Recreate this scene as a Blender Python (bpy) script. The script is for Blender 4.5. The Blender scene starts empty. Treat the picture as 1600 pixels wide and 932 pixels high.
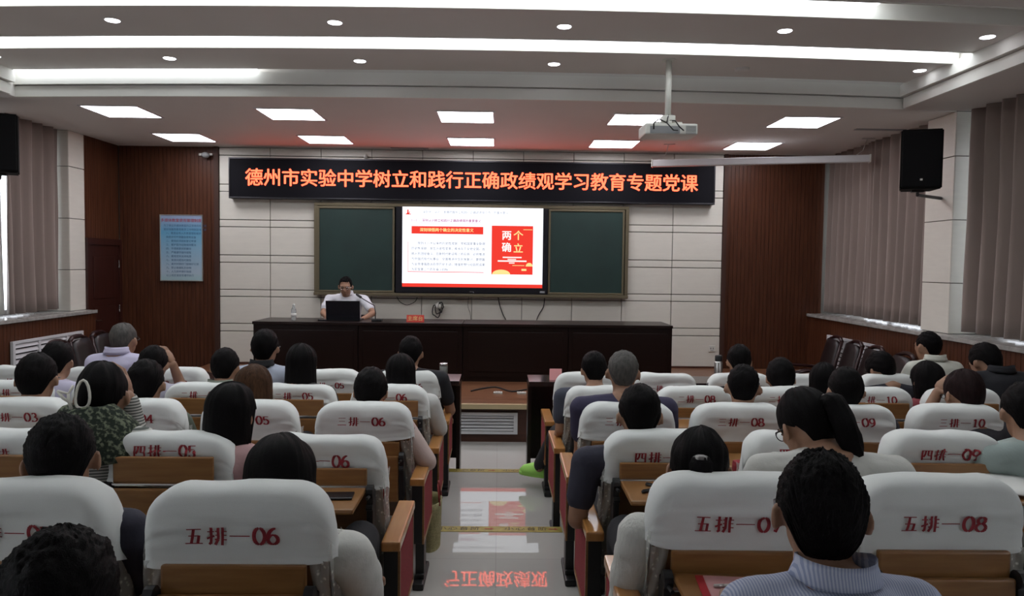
import bpy, bmesh, math, random, time
from mathutils import Vector, Matrix, Quaternion, noise, Euler
PI = math.pi
sc = bpy.context.scene
COL = sc.collection
# ---------------------------------------------------------------- camera
CAMZ, FPX = 1.82, 1160.0
cam_d = bpy.data.cameras.new('camera'); cam = bpy.data.objects.new('camera', cam_d); COL.objects.link(cam)
cam_d.sensor_width = 36; cam_d.lens = FPX / 1600 * 36; cam_d.clip_start = .05
CM = (Matrix.Rotation(-math.radians(1.02), 4, 'Z') @ Matrix.Rotation(math.radians(90 - 2.655), 4, 'X') @ Matrix.Rotation(.0122, 4, 'Z'))
CM.translation = (0, 0, CAMZ)
cam.matrix_world = CM
sc.camera = cam
def at(px, py, D):
    "the room point that lies D metres into the hall and is seen at that pixel of the 1600 x 932 photograph"
    d = CM.to_3x3() @ Vector(((px - 800) / FPX, (466 - py) / FPX, -1))
    return Vector((0, 0, CAMZ)) + d * (D / d.y)
# ---------------------------------------------------------------- world and exposure
w = bpy.data.worlds.new('world'); sc.world = w; w.use_nodes = True
bg = w.node_tree.nodes['Background']; bg.inputs[0].default_value = (.86, .92, 1, 1); bg.inputs[1].default_value = 4.0
sc.view_settings.view_transform = 'Standard'; sc.view_settings.look = 'None'
sc.view_settings.gamma = 1; sc.view_settings.use_curve_mapping = False
sc.view_settings.exposure = 0.14
E_STRIP, E_PANEL, E_DOWN, E_LED, E_SCREEN = 4.4, 12.0, 10.0, 4.5, 1.05
# ---------------------------------------------------------------- materials
MATS = {}
def mat(name, col, rough=.6, metal=0, noise_amt=0, nscale=8, stretch=(1,1,1), bump=0, bscale=60, spec=.5, alpha=None, emit=None, es=1, coat=0, sheen=0, col2=None, coords='Object'):
    if name in MATS: return MATS[name]
    m = bpy.data.materials.new(name); m.use_nodes = True
    nt = m.node_tree; b = nt.nodes['Principled BSDF']; N = nt.nodes.new; L = nt.links.new
    b.inputs['Base Color'].default_value = (*col, 1); b.inputs['Roughness'].default_value = rough
    b.inputs['Metallic'].default_value = metal; b.inputs['Specular IOR Level'].default_value = spec
    if coat: b.inputs['Coat Weight'].default_value = coat; b.inputs['Coat Roughness'].default_value = .15
    if sheen: b.inputs['Sheen Weight'].default_value = sheen
    if noise_amt or col2 or bump:
        tc = N('ShaderNodeTexCoord'); mp = N('ShaderNodeMapping'); mp.inputs['Scale'].default_value = stretch
        L(tc.outputs[coords], mp.inputs[0])
    if noise_amt or col2:
        n = N('ShaderNodeTexNoise'); n.inputs['Scale'].default_value = nscale; n.inputs['Detail'].default_value = 5
        L(mp.outputs[0], n.inputs['Vector'])
        r = N('ShaderNodeValToRGB'); r.color_ramp.elements[0].position = .3; r.color_ramp.elements[1].position = .7
        c2 = col2 or tuple(c * (1 - noise_amt) for c in col)
        r.color_ramp.elements[0].color = (*c2, 1); r.color_ramp.elements[1].color = (*col, 1)
        L(n.outputs[0], r.inputs[0]); L(r.outputs[0], b.inputs['Base Color'])
    if bump:
        n2 = N('ShaderNodeTexNoise'); n2.inputs['Scale'].default_value = bscale; n2.inputs['Detail'].default_value = 4
        L(mp.outputs[0], n2.inputs['Vector'])
        bp = N('ShaderNodeBump'); bp.inputs['Strength'].default_value = bump; bp.inputs['Distance'].default_value = .004
        L(n2.outputs[0], bp.inputs['Height']); L(bp.outputs[0], b.inputs['Normal'])
    if emit: b.inputs['Emission Color'].default_value = (*emit, 1); b.inputs['Emission Strength'].default_value = es
    MATS[name] = m; return m
def emat(name, col, s):
    if name in MATS: return MATS[name]
    m = bpy.data.materials.new(name); m.use_nodes = True; nt = m.node_tree; nt.nodes.clear()
    e = nt.nodes.new('ShaderNodeEmission'); o = nt.nodes.new('ShaderNodeOutputMaterial'); nt.links.new(e.outputs[0], o.inputs[0])
    e.inputs[0].default_value = (*col, 1); e.inputs[1].default_value = s; MATS[name] = m; return m
def stripes_mat(name, c1, c2, scale, axis='X', rough=.8, dist=0, thr=.5):
    m = mat(name, c1, rough); nt = m.node_tree; b = nt.nodes['Principled BSDF']; N = nt.nodes.new; L = nt.links.new
    tc = N('ShaderNodeTexCoord'); wv = N('ShaderNodeTexWave'); wv.bands_direction = axis; wv.inputs['Scale'].default_value = scale
    wv.inputs['Distortion'].default_value = dist; L(tc.outputs['Object'], wv.inputs[0])
    r = N('ShaderNodeValToRGB'); r.color_ramp.elements[0].position = thr - .1; r.color_ramp.elements[1].position = thr + .1
    r.color_ramp.elements[0].color = (*c1, 1); r.color_ramp.elements[1].color = (*c2, 1)
    L(wv.outputs[1], r.inputs[0]); L(r.outputs[0], b.inputs['Base Color']); return m
def tweed_mat(name, c1, c2, scale):
    m = mat(name, c1, .95, bump=1, bscale=scale); nt = m.node_tree; b = nt.nodes['Principled BSDF']; N = nt.nodes.new; L = nt.links.new
    tc = N('ShaderNodeTexCoord'); v = N('ShaderNodeTexNoise'); v.inputs['Scale'].default_value = scale; v.inputs['Detail'].default_value = 3
    L(tc.outputs['Object'], v.inputs['Vector']); r = N('ShaderNodeValToRGB'); r.color_ramp.elements[0].position = .48; r.color_ramp.elements[1].position = .62
    r.color_ramp.elements[0].color = (*c1, 1); r.color_ramp.elements[1].color = (*c2, 1)
    L(v.outputs[0], r.inputs[0]); L(r.outputs[0], b.inputs['Base Color']); return m
M_white = mat('white_paint', (.80, .79, .75), .55, noise_amt=.03, nscale=3)
M_ceil = mat('ceiling_paint', (.74, .72, .69), .7, noise_amt=.03, nscale=2)
M_trimw = mat('cornice_paint', (.80, .80, .76), .6)
M_panel = mat('cream_wall_panel', (.72, .70, .63), .45, noise_amt=.05, nscale=5, stretch=(1,1,6))
M_joint = mat('panel_joint', (.16, .15, .13), .8)
M_wallp = mat('rear_plaster', (.34, .32, .29), .8)
M_wood = mat('red_brown_slat_wood', (.100, .034, .015), .42, spec=.3, nscale=7, stretch=(9, 9, .35), col2=(.050, .015, .007), bump=.25, bscale=40)
M_woodd = mat('dark_slat_groove', (.045, .015, .008), .7)
M_door = mat('dark_door_wood', (.045, .012, .008), .35, nscale=6, stretch=(8, 8, .5), col2=(.028, .007, .005))
M_desk = mat('near_black_desk_wood', (.013, .006, .005), .3, spec=.3, nscale=5, stretch=(.5, 1, 9), col2=(.010, .005, .004))
M_chwood = mat('chair_wood', (.31, .150, .050), .36, nscale=5, stretch=(1, 1, 8), col2=(.22, .098, .030))
M_chdark = mat('chair_shell_wood', (.17, .078, .028), .40, nscale=5, stretch=(1, 1, 7), col2=(.115, .050, .018))
M_arm = mat('armrest_wood', (.52, .25, .075), .28, nscale=6, stretch=(8, .8, 3), col2=(.40, .17, .045), coat=.5)
M_redfab = mat('crimson_fabric', (.30, .020, .030), .9, noise_amt=.3, nscale=120, bump=.3, bscale=300)
M_black = mat('black_metal', (.012, .012, .013), .45)
M_chrome = mat('chrome', (.75, .75, .76), .18, 1)
M_stagew = mat('stage_wood_floor', (.22, .10, .05), .3, nscale=4, stretch=(.6, 9, 1), col2=(.13, .055, .028))
M_stagef = mat('stage_face_wood', (.085, .030, .018), .4, nscale=4, stretch=(.6, 1, 8), col2=(.055, .018, .010))
M_nose = mat('brass_edge', (.62, .50, .30), .35, .3)
M_vent = mat('vent_white', (.66, .66, .68), .5)
M_sill = mat('grey_marble', (.40, .39, .37), .22, noise_amt=.35, nscale=14)
M_curt = mat('mauve_curtain', (.27, .213, .188), .92, noise_amt=.12, nscale=3, stretch=(1, 1, .3), bump=.15, bscale=400, sheen=.3)
M_sheer = mat('pale_sheer_curtain', (.75, .75, .72), .9)
M_cloth = mat('white_seat_cloth', (.76, .78, .76), .88, noise_amt=.03, nscale=6, bump=.12, bscale=500, sheen=.1)
M_print = mat('dark_red_print', (.30, .018, .028), .8, noise_amt=.25, nscale=60)
M_alu = mat('brushed_aluminium', (.55, .54, .52), .3, .9)
M_bframe = mat('olive_bronze_frame', (.16, .135, .085), .4, .5)
M_board = mat('green_chalkboard', (.010, .035, .030), .55, noise_amt=.25, nscale=3)
M_bezel = mat('black_bezel', (.008, .008, .012), .25)
M_ledcase = mat('black_led_case', (.006, .006, .009), .3, spec=.2)
M_ledface = mat('led_matrix_face', (.006, .006, .009), .7, spec=.12)
M_spk = mat('black_loudspeaker', (.007, .007, .007), .75, spec=.15, bump=.4, bscale=300)
M_plastic = mat('ivory_plastic', (.68, .68, .63), .4)
M_greyp = mat('grey_plastic', (.28, .29, .30), .5)
M_cable = mat('black_rubber', (.012, .012, .012), .6)
M_skin = mat('skin', (.34, .185, .115), .55, noise_amt=.12, nscale=30)
M_hair = mat('black_hair', (.0065, .0055, .0055), .5, spec=.06, nscale=14, stretch=(6, 6, .8), col2=(.004, .0035, .004), bump=.8, bscale=110)
M_hairb = mat('brown_hair', (.085, .042, .022), .5, spec=.06, nscale=14, stretch=(6, 6, .8), col2=(.03, .016, .010), bump=.8, bscale=110)
M_hairr = mat('reddish_black_hair', (.024, .012, .012), .5, spec=.06, nscale=14, stretch=(6, 6, .8), col2=(.010, .006, .006), bump=.8, bscale=110)
M_hairg = mat('greying_hair', (.085, .078, .068), .6, nscale=30, stretch=(3, 3, .8), col2=(.03, .028, .026), bump=.8, bscale=140)
M_eye = mat('eye_dark', (.02, .015, .012), .2)
M_pants = mat('dark_trousers', (.018, .018, .022), .85, bump=.2, bscale=200)
M_shoe = mat('black_shoe', (.012, .012, .012), .35)
M_paper = mat('white_paper', (.78, .78, .75), .7)
M_floor = mat('polished_grey_tile', (.40, .385, .36), .015, noise_amt=.06, nscale=1.5, spec=.38)
# aisle tile joints, drawn as 0.8 m tiles with a slightly darker line
_nt = M_floor.node_tree; _br = _nt.nodes.new('ShaderNodeTexBrick'); _tc = _nt.nodes.new('ShaderNodeTexCoord')
_br.offset = 0; _br.inputs['Scale'].default_value = 1; _br.inputs['Brick Width'].default_value = .8; _br.inputs['Row Height'].default_value = .8
_br.inputs['Mortar Size'].default_value = .0015; _br.inputs['Color1'].default_value = (.50, .485, .455, 1); _br.inputs['Color2'].default_value = (.47, .455, .428, 1)
_br.inputs['Mortar'].default_value = (.36, .345, .32, 1)
_nt.links.new(_tc.outputs['Object'], _br.inputs['Vector']); _nt.links.new(_br.outputs[0], _nt.nodes['Principled BSDF'].inputs['Base Color'])
# ---------------------------------------------------------------- mesh helpers
def link(name, bm_or_me, m, parent=None, smooth=False, kind=None, label=None):
    if isinstance(bm_or_me, bmesh.types.BMesh):
        me = bpy.data.meshes.new(name); bm_or_me.to_mesh(me); bm_or_me.free()
    else: me = bm_or_me
    if m is not None and not me.materials: me.materials.append(m)
    if smooth: me.polygons.foreach_set('use_smooth', [True] * len(me.polygons))
    o = bpy.data.objects.new(name, me); COL.objects.link(o)
    if parent: o.parent = parent
    if kind: o['kind'] = kind
    if label: o['label'] = label
    return o
def tag(o, label, cat, group=None):
    o['label'] = label; o['category'] = cat
    if group: o['group'] = group
    return o
def thing(name, label, cat, loc=(0,0,0), rz=0, group=None):
    o = bpy.data.objects.new(name, None); COL.objects.link(o); o.location = loc; o.rotation_euler = (0, 0, rz); o.empty_display_size = .1
    return tag(o, label, cat, group)
def B(): return bmesh.new()
def box(bm, x0, x1, y0, y1, z0, z1, bev=0):
    vs = [bm.verts.new(p) for p in ((x0,y0,z0),(x1,y0,z0),(x1,y1,z0),(x0,y1,z0),(x0,y0,z1),(x1,y0,z1),(x1,y1,z1),(x0,y1,z1))]
    fs = [bm.faces.new([vs[i] for i in f]) for f in ((0,3,2,1),(4,5,6,7),(0,1,5,4),(1,2,6,5),(2,3,7,6),(3,0,4,7))]
    if bev:
        es = set(e for f in fs for e in f.edges)
        bmesh.ops.bevel(bm, geom=list(es), offset=bev, segments=2, affect='EDGES', profile=.6)
    return bm
def grid(bm, fn, nu, nv, wrapu=False, flip=False):
    vs = [[bm.verts.new(fn(i / nu if wrapu else i / (nu - 1), j / (nv - 1))) for j in range(nv)] for i in range(nu)]
    for i in range(nu if wrapu else nu - 1):
        for j in range(nv - 1):
            a, b, c, d = vs[i][j], vs[(i+1) % nu][j], vs[(i+1) % nu][j+1], vs[i][j+1]
            try: bm.faces.new((a, d, c, b) if flip else (a, b, c, d))
            except ValueError: pass
    return vs
def ring_frame(d):
    d = d.normalized(); up = Vector((0,0,1)) if abs(d.z) < .95 else Vector((1,0,0))
    x = d.cross(up).normalized(); y = x.cross(d).normalized(); return x, y
def tube(bm, pts, rad, n=8, cap=True):
    pts = [Vector(p) for p in pts]; R = rad if isinstance(rad, (list, tuple)) else [rad] * len(pts)
    rings = []; px = None
    for i, p in enumerate(pts):
        d = (pts[min(i+1, len(pts)-1)] - pts[max(i-1, 0)])
        x, y = ring_frame(d)
        if px is not None:
            x = (px - d.normalized() * px.dot(d.normalized())).normalized(); y = x.cross(d.normalized())
        px = x
        rings.append([bm.verts.new(p + (x * math.cos(2*PI*k/n) + y * math.sin(2*PI*k/n)) * R[i]) for k in range(n)])
    for a, b in zip(rings, rings[1:]):
        for k in range(n): bm.faces.new((a[k], a[(k+1) % n], b[(k+1) % n], b[k]))
    if cap:
        bm.faces.new(list(reversed(rings[0]))); bm.faces.new(rings[-1])
    return bm
def capsule(bm, p0, r0, p1, r1, n=10):
    p0, p1 = Vector(p0), Vector(p1); d = p1 - p0
    if d.length < 1e-5: d = Vector((0,0,.001))
    u = d.normalized()
    pts = []; rr = []
    for a in (80, 50, 25): pts.append(p0 - u * r0 * math.sin(math.radians(a))); rr.append(r0 * math.cos(math.radians(a)))
    pts += [p0, p1]; rr += [r0, r1]
    for a in (25, 50, 80): pts.append(p1 + u * r1 * math.sin(math.radians(a))); rr.append(r1 * math.cos(math.radians(a)))
    return tube(bm, pts, rr, n)
def ellipsoid(bm, c, r, rot=None, nu=14, nv=9):
    c = Vector(c); R = rot or Matrix.Identity(3)
    def f(v, r_): return
    top = bm.verts.new(c + R @ Vector((0,0,r[2]))); bot = bm.verts.new(c + R @ Vector((0,0,-r[2])))
    rows = []
    for j in range(1, nv):
        t = PI * j / nv
        rows.append([bm.verts.new(c + R @ Vector((r[0]*math.sin(t)*math.cos(2*PI*i/nu), r[1]*math.sin(t)*math.sin(2*PI*i/nu), r[2]*math.cos(t)))) for i in range(nu)])
    for i in range(nu):
        bm.faces.new((top, rows[0][i], rows[0][(i+1) % nu])); bm.faces.new((bot, rows[-1][(i+1) % nu], rows[-1][i]))
        for a, b in zip(rows, rows[1:]): bm.faces.new((a[i], b[i], b[(i+1) % nu], a[(i+1) % nu]))
    return bm
def lathe(bm, prof, c=(0,0,0), n=20):
    c = Vector(c); rows = []
    for r, z in prof: rows.append([bm.verts.new(c + Vector((max(r, 1e-4)*math.cos(2*PI*i/n), max(r, 1e-4)*math.sin(2*PI*i/n), z))) for i in range(n)])
    for a, b in zip(rows, rows[1:]):
        for i in range(n): bm.faces.new((a[i], a[(i+1) % n], b[(i+1) % n], b[i]))
    bm.faces.new(list(reversed(rows[0]))); bm.faces.new(rows[-1]); return bm
def loft(bm, secs, n=16):
    "secs: (centre, rx, ry) rings, all turned square to the path"
    rings = []
    for i, (c, rx, ry) in enumerate(secs):
        c = Vector(c); d = (Vector(secs[min(i+1, len(secs)-1)][0]) - Vector(secs[max(i-1, 0)][0])).normalized()
        x = Vector((1,0,0)); y = d.cross(x).normalized()
        rings.append([bm.verts.new(c + x * rx * math.cos(2*PI*k/n) + y * ry * math.sin(2*PI*k/n)) for k in range(n)])
    for a, b in zip(rings, rings[1:]):
        for k in range(n): bm.faces.new((a[k], a[(k+1) % n], b[(k+1) % n], b[k]))
    bm.faces.new(list(reversed(rings[0]))); bm.faces.new(rings[-1]); return bm
def remesh(bm, voxel, smooth=3, sf=.5):
    bmesh.ops.recalc_face_normals(bm, faces=bm.faces)
    me = bpy.data.meshes.new('t'); bm.to_mesh(me); bm.free()
    o = bpy.data.objects.new('t', me); COL.objects.link(o)
    m = o.modifiers.new('r', 'REMESH'); m.mode = 'VOXEL'; m.voxel_size = voxel; m.use_smooth_shade = True
    if smooth: s = o.modifiers.new('s', 'SMOOTH'); s.factor = sf; s.iterations = smooth
    dg = bpy.context.evaluated_depsgraph_get(); out = bpy.data.meshes.new_from_object(o.evaluated_get(dg))
    bpy.data.objects.remove(o); bpy.data.meshes.remove(me); return out
def add_mesh(me, bm):
    "append the bmesh bm to the mesh me"
    b2 = bmesh.new(); b2.from_mesh(me); t = bpy.data.meshes.new('t'); bm.to_mesh(t); bm.free(); b2.from_mesh(t); bpy.data.meshes.remove(t)
    b2.to_mesh(me); b2.free(); return me
def text_mesh(name, s, size, m, parent=None, loc=(0,0,0), rot=(PI/2,0,0), offset=0, extrude=0, spacing=1, align='CENTER', label=None, sx=1, bold=0):
    c = bpy.data.curves.new(name, 'FONT'); c.body = s; c.size = size; c.offset = offset; c.extrude = extrude; c.space_character = spacing
    c.align_x = align; c.align_y = 'CENTER'; c.resolution_u = 2
    o = bpy.data.objects.new(name, c); COL.objects.link(o)
    dg = bpy.context.evaluated_depsgraph_get(); me = bpy.data.meshes.new_from_object(o.evaluated_get(dg)); bpy.data.objects.remove(o); bpy.data.curves.remove(c)
    me.transform(Matrix.Diagonal((sx, 1, 1, 1))); me.transform(Matrix.Translation(loc) @ Euler(rot).to_matrix().to_4x4())
    if bold:
        b2 = bmesh.new()
        for k, (dx, dz) in enumerate(((-bold, 0), (bold, 0), (0, bold*.7), (0, -bold*.7))):
            m2 = me.copy(); m2.transform(Matrix.Translation((dx, -.0003*k, dz))); b2.from_mesh(m2); bpy.data.meshes.remove(m2)
        b2.to_mesh(me); b2.free()
    me.materials.clear()
    return link(name, me, m, parent, label=label)
def n1(x, y=0, z=0): return noise.noise(Vector((x, y, z)))
# ================================================================ THE ROOM
WALL = 10.2; ZS = .40; ZL, ZH = 3.35, 3.57
XL, XR = -5.16, 4.47          # the panelled return walls beside the front wall
FA, FB, FC = .10, .21, .32    # floor steps
def K(x): return .011 * x * x
# floors: four levels stepping up towards the back
bm = B(); box(bm, -5.6, 5.0, 6.10, WALL, -.12, 0); f0 = link('floor', bm, M_floor, kind='structure')
def fz(y):
    "floor height at distance y: low broad steps"
    if y > 6.1: return 0
    if y > 4.5: return .11
    if y > 2.62: return .20
    return .285
for i, (y0, y1) in enumerate(((4.50, 6.10), (2.62, 4.50), (-3.2, 2.62))):
    bm = B(); box(bm, -5.6, 5.0, y0, y1, -.12, 0); bm.verts.ensure_lookup_table()
    for v in bm.verts:
        if v.co.z > -.01: v.co.z = fz((y0 + y1) / 2)
    link('floor', bm, M_floor, kind='structure')
def tape(y, z, label):
    t = thing('warning_tape', label, 'warning tape', (-.02, y, z), group=None)
    bm = B(); box(bm, -.45, .42, -.045, .045, 0, .002); link('tape_strip', bm, mat('yellow_tape', (.42, .33, .07), .5, noise_amt=.3, nscale=30), t)
    for x, s in ((-.21, '小心台阶'), (.2, '小心台阶')):
        text_mesh('printed_warning', s, .06, M_black, t, (x, 0, .0035), (0,0,0), spacing=1.25)
    bm = B()
    for x in (-.40, -.02, .37):
        a = [bm.verts.new((x + dx, dy, .0035)) for dx, dy in ((-.03,-.006),(.005,-.006),(.005,-.018),(.03,0),(.005,.018),(.005,.006),(-.03,.006))]; bm.faces.new(a)
    link('arrow_print', bm, mat('tape_red', (.35,.05,.02), .6), t)
tape(6.05, fz(6.05) + .001, 'yellow step warning tape across the aisle nearest the stage')
tape(4.452, fz(4.45) + .001, 'yellow step warning tape across the aisle behind the second row, nearer the camera')
# stage
bm = B(); box(bm, -3.95, XR, 7.50, WALL, 0, ZS - .004); st = link('floor_stage', bm, M_stagef, kind='structure')
y = 7.42; i = 0
pl = B()
for k in range(20):
    y0 = 7.45 + k * .1375; y1 = y0 + .1355
    x = -3.95 - (k % 3) * .5
    while x < XR:
        a, b_ = max(x, -3.95), min(x + 1.6, XR)
        if b_ > a + .01: box(pl, a, b_ - .002, y0, y1, ZS - .004, ZS)
        x += 1.6
o = link('floorboards', pl, M_stagew, st, kind='stuff')
bm = B(); box(bm, -3.97, XR, 7.40, 7.45, ZS - .045, ZS + .003); link('trim_1', bm, M_nose, kind='structure')
def louvre(name, label, w, h, n, loc, rz, posts=(), thick=.03):
    t = thing(name, label, 'vent', loc, rz)
    bm = B(); f = .028
    box(bm, -w/2, w/2, -thick, 0, h-f, h); box(bm, -w/2, w/2, -thick, 0, 0, f)
    box(bm, -w/2, -w/2+f*1.4, -thick, 0, f, h-f); box(bm, w/2-f*1.4, w/2, -thick, 0, f, h-f)
    for p in posts: box(bm, p-.015, p+.015, -thick, 0, f, h-f)
    link('frame', bm, M_vent, t)
    bm = B(); box(bm, -w/2+.01, w/2-.01, -.006, -.001, .01, h-.01); link('dark_backing', bm, M_black, t)
    dz = (h - 2*f) / n; me = None
    for i in range(n):
        z = f + (i + .5) * dz
        if me is None:
            bm = B(); vs = [(-w/2+f, -thick+.004, -dz*.30), (w/2-f, -thick+.004, -dz*.30), (w/2-f, -.008, dz*.28), (-w/2+f, -.008, dz*.28)]
            a = [bm.verts.new(v) for v in vs]; b_ = [bm.verts.new((v[0], v[1]+.001, v[2]+.006)) for v in vs]
            bm.faces.new(a); bm.faces.new(list(reversed(b_)))
            for k in range(4): bm.faces.new((a[k], b_[k], b_[(k+1)%4], a[(k+1)%4]))
            o = link('slat', bm, M_vent, t); me = o.data
        else: o = link('slat', me, None, t)
        o.location.z = z
    return t
louvre('air_vent', 'white louvred vent in the dark face of the stage', .63, .22, 5, (-.11, 7.50, .085), 0)
# ---- front wall: structural slab, cream panels as pieces, wood slats either side
bm = B(); box(bm, -5.7, 5.1, WALL + .03, WALL + .2, -.1, 3.7); wf = link('wall_front', bm, M_joint, kind='structure')
zs = [.42, .849, .954, 1.324, 1.42, 1.79, 1.89, 2.274, 2.37, 2.753, 2.85, 3.24, 3.35]
PX0, PX1 = at(343, 400, WALL).x, at(1128, 400, WALL).x
meshes = {}
for c in range(10):
    x0 = PX0 + (PX1 - PX0) * c / 10; wd = (PX1 - PX0) / 10
    for r in range(len(zs) - 1):
        h = zs[r+1] - zs[r]; key = round(h, 3)
        if key not in meshes:
            bm = B(); box(bm, .004, wd - .004, -.03, 0, .005, h - .005, .006); o = link('panel', bm, M_panel, wf); meshes[key] = o.data
        else: o = link('panel', meshes[key], None, wf)
        o.location = (x0, WALL + .03, zs[r])
bm = B(); box(bm, PX0, PX1, WALL - .012, WALL + .03, .40, .425); link('baseboard_front', bm, M_stagef, kind='structure')
def slats(name, p0, p1, z0, z1, pitch=.052, parent=None):
    "vertical grooved timber boards from p0 to p1, facing left of travel"
    p0, p1 = Vector(p0), Vector(p1); d = p1 - p0; L = d.length; u = d.normalized(); nrm = Vector((u.y, -u.x))
    bm = B(); back = B(); n = max(1, int(L / pitch)); p = L / n
    for i in range(n):
        a, b_ = i * p + .0022, (i + 1) * p - .0022
        q = [p0 + u*a, p0 + u*b_, p0 + u*b_ + nrm*.008, p0 + u*a + nrm*.008]
        lo = [bm.verts.new((v.x, v.y, z0)) for v in q]; hi = [bm.verts.new((v.x, v.y, z1)) for v in q]
        bm.faces.new(hi)
        for k in range(4): bm.faces.new((lo[k], lo[(k+1)%4], hi[(k+1)%4], hi[k]))
    bmesh.ops.recalc_face_normals(bm, faces=bm.faces)
    o = link(name, bm, M_wood, parent, kind='stuff'); return o
slats('timber_slats', (XL, WALL + .016), (PX0 - .06, WALL + .016), 0, ZL, parent=wf)
slats('timber_slats', (PX1 + .05, WALL + .016), (XR, WALL + .016), ZS, ZL, parent=wf)
for x0, x1 in ((PX0 - .06, PX0), (PX1, PX1 + .05)):
    bm = B(); box(bm, x0, x1, WALL - .03, WALL + .03, 0, ZL); link('trim_2', bm, M_woodd, kind='structure')
# ---- side walls
DXL, DXR = -5.05, 4.30        # faces of the low timber dado
WXL, WXR = -5.34, 4.62        # window walls behind the curtains
SZ = 1.18
def side(sgn, name, dx, wx, xr, col_y, far):
    # thick lower wall with sill, pillars and window openings above
    bm = B(); a, b_ = sorted((dx, wx + sgn*.3)); box(bm, a + (.02 if sgn < 0 else .02)*0, b_, -3.2, far, -.1, SZ - .04)
    wl = link('wall_' + name, bm, M_woodd, kind='structure')
    if sgn < 0: slats('dado_slats', (dx, -3.2), (dx, far), 0, SZ - .04, .06, wl)
    else: slats('dado_slats', (dx, far), (dx, -3.2), 0, SZ - .04, .06, wl)
    bm = B(); a, b_ = sorted((dx - sgn*.035, wx + sgn*.25)); box(bm, a, b_, -3.2, far + .0, SZ - .04, SZ, .006); link('sill_' + name, bm, M_sill, kind='structure')
    # wall strips above / between windows
    bm = B(); a, b_ = sorted((wx + sgn*.16, wx + sgn*.3))
    edges = [-3.2] + [v for y0, y1 in col_y for v in (y0 - .15, y1 + .15)] + [WALL + .2]
    box(bm, a, b_, -3.2, WALL + .2, 3.15, 3.7)
    for y0, y1 in col_y: box(bm, a, b_, y0 - .15, y1 + .15, SZ, 3.15)
    link('wall_' + name + '_upper', bm, M_wallp, kind='structure')
    # windows
    spans = []; ys = sorted(col_y); prev = ys[0][1] + .15
    for y0, y1 in ys[1:]: spans.append((prev, y0 - .15)); prev = y1 + .15
    if prev < far - .3: spans.append((prev, far))
    for k, (y0, y1) in enumerate(spans):
        t = bpy.data.objects.new('window_%d' % (k + 1 + (10 if sgn > 0 else 0)), None); COL.objects.link(t); t['kind'] = 'structure'; t.location = (wx + sgn*.2, (y0+y1)/2, SZ)
        h = 3.15 - SZ; wd = y1 - y0; bm = B()
        box(bm, -.03, .03, -wd/2, wd/2, 0, .05); box(bm, -.03, .03, -wd/2, wd/2, h-.05, h)
        for q in (-wd/2 + .025, 0, wd/2 - .025): box(bm, -.03, .03, q-.025, q+.025, .05, h-.05)
        link('window_frame', bm, M_vent, t)
        bm = B(); box(bm, -.003, .003, -wd/2+.05, wd/2-.05, .05, h-.05)
        g = mat('window_glass', (1,1,1), .02); g.node_tree.nodes['Principled BSDF'].inputs['Transmission Weight'].default_value = 1
        link('pane', bm, g, t)
    return wl
COLL = [(-3.2, -2.8), (-.4, 0.1), (2.5, 3.0), (7.0, 7.5), (9.03, 9.36)]
COLR = [(-3.2, -2.8), (.3, .8), (3.6, 4.1), (7.2, 7.68)]
side(-1, 'left', DXL, WXL, XL, COLL, 9.36)
side(1, 'right', DXR, WXR, XR, COLR, WALL)
# cream pillars faced with stacked panels
def pillar(sgn, xin, y0, y1, nm):
    bm = B(); a, b_ = sorted((xin + sgn*.02, xin + sgn*.45)); box(bm, a, b_, y0 + .02, y1 - .0, SZ, ZL + .05)
    p = link('wall_pillar_' + nm, bm, M_joint, kind='structure')
    z = SZ
    for h in (.50, .62, .62, .45):
        z1 = min(z + h, ZL)
        bm = B(); box(bm, min(xin, xin+sgn*.02), max(xin, xin+sgn*.02), y0 + .004, y1, z + .004, z1 - .004, .004); link('panel', bm, M_panel, p)
        bm = B(); a, b_ = sorted((xin + sgn*.004, xin + sgn*.40)); box(bm, a, b_, y0, y0 + .02, z + .004, z1 - .004, .004); link('panel', bm, M_panel, p)
        z = z1
pillar(-1, XL, 9.03, 9.36, 'left'); pillar(1, 4.42, 7.2, 7.68, 'right')
pillar(-1, XL, 7.0, 7.5, 'left_rear')
# left return wall with the door
bm = B(); box(bm, XL - .3, XL - .02, 9.36, WALL + .2, -.1, 3.7); rw = link('wall_left_return', bm, M_woodd, kind='structure')
slats('timber_slats', (XL - .016, 9.36), (XL - .016, WALL), 2.08, ZL, parent=rw)
d = bpy.data.objects.new('door_1', None); COL.objects.link(d); d['kind'] = 'structure'; d.location = (XL - .02, 9.78, 0)
bm = B(); box(bm, -.005, .05, -.42, -.36, 0, 2.08); box(bm, -.005, .05, .36, .42, 0, 2.08); box(bm, -.005, .05, -.36, .36, 2.0, 2.08); link('door_frame', bm, M_door, d)
bm = B(); box(bm, 0, .03, -.355, .355, 0, 2.0)
for z0, z1 in ((.15, .75), (.85, 1.2), (1.3, 1.85)):
    box(bm, .03, .038, -.26, .26, z0, z1, .006)
link('door_leaf', bm, M_door, d)
bm = B(); box(bm, .03, .036, -.32, -.28, .92, 1.12); tube(bm, [(.05, -.30, 1.03), (.085, -.30, 1.03), (.085, -.19, 1.03)], .009); link('door_handle', bm, M_chrome, d)
for z in (.45, 1.1, 1.7):
    bm = B(); tube(bm, [(.045, .355, z), (.045, .355, z+.1)], .009); link('hinge', bm, M_chrome, d)
# rear wall
bm = B(); box(bm, -5.7, 5.1, -3.4, -3.2, -.1, 3.7); link('wall_rear', bm, M_wallp, kind='structure')
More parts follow.
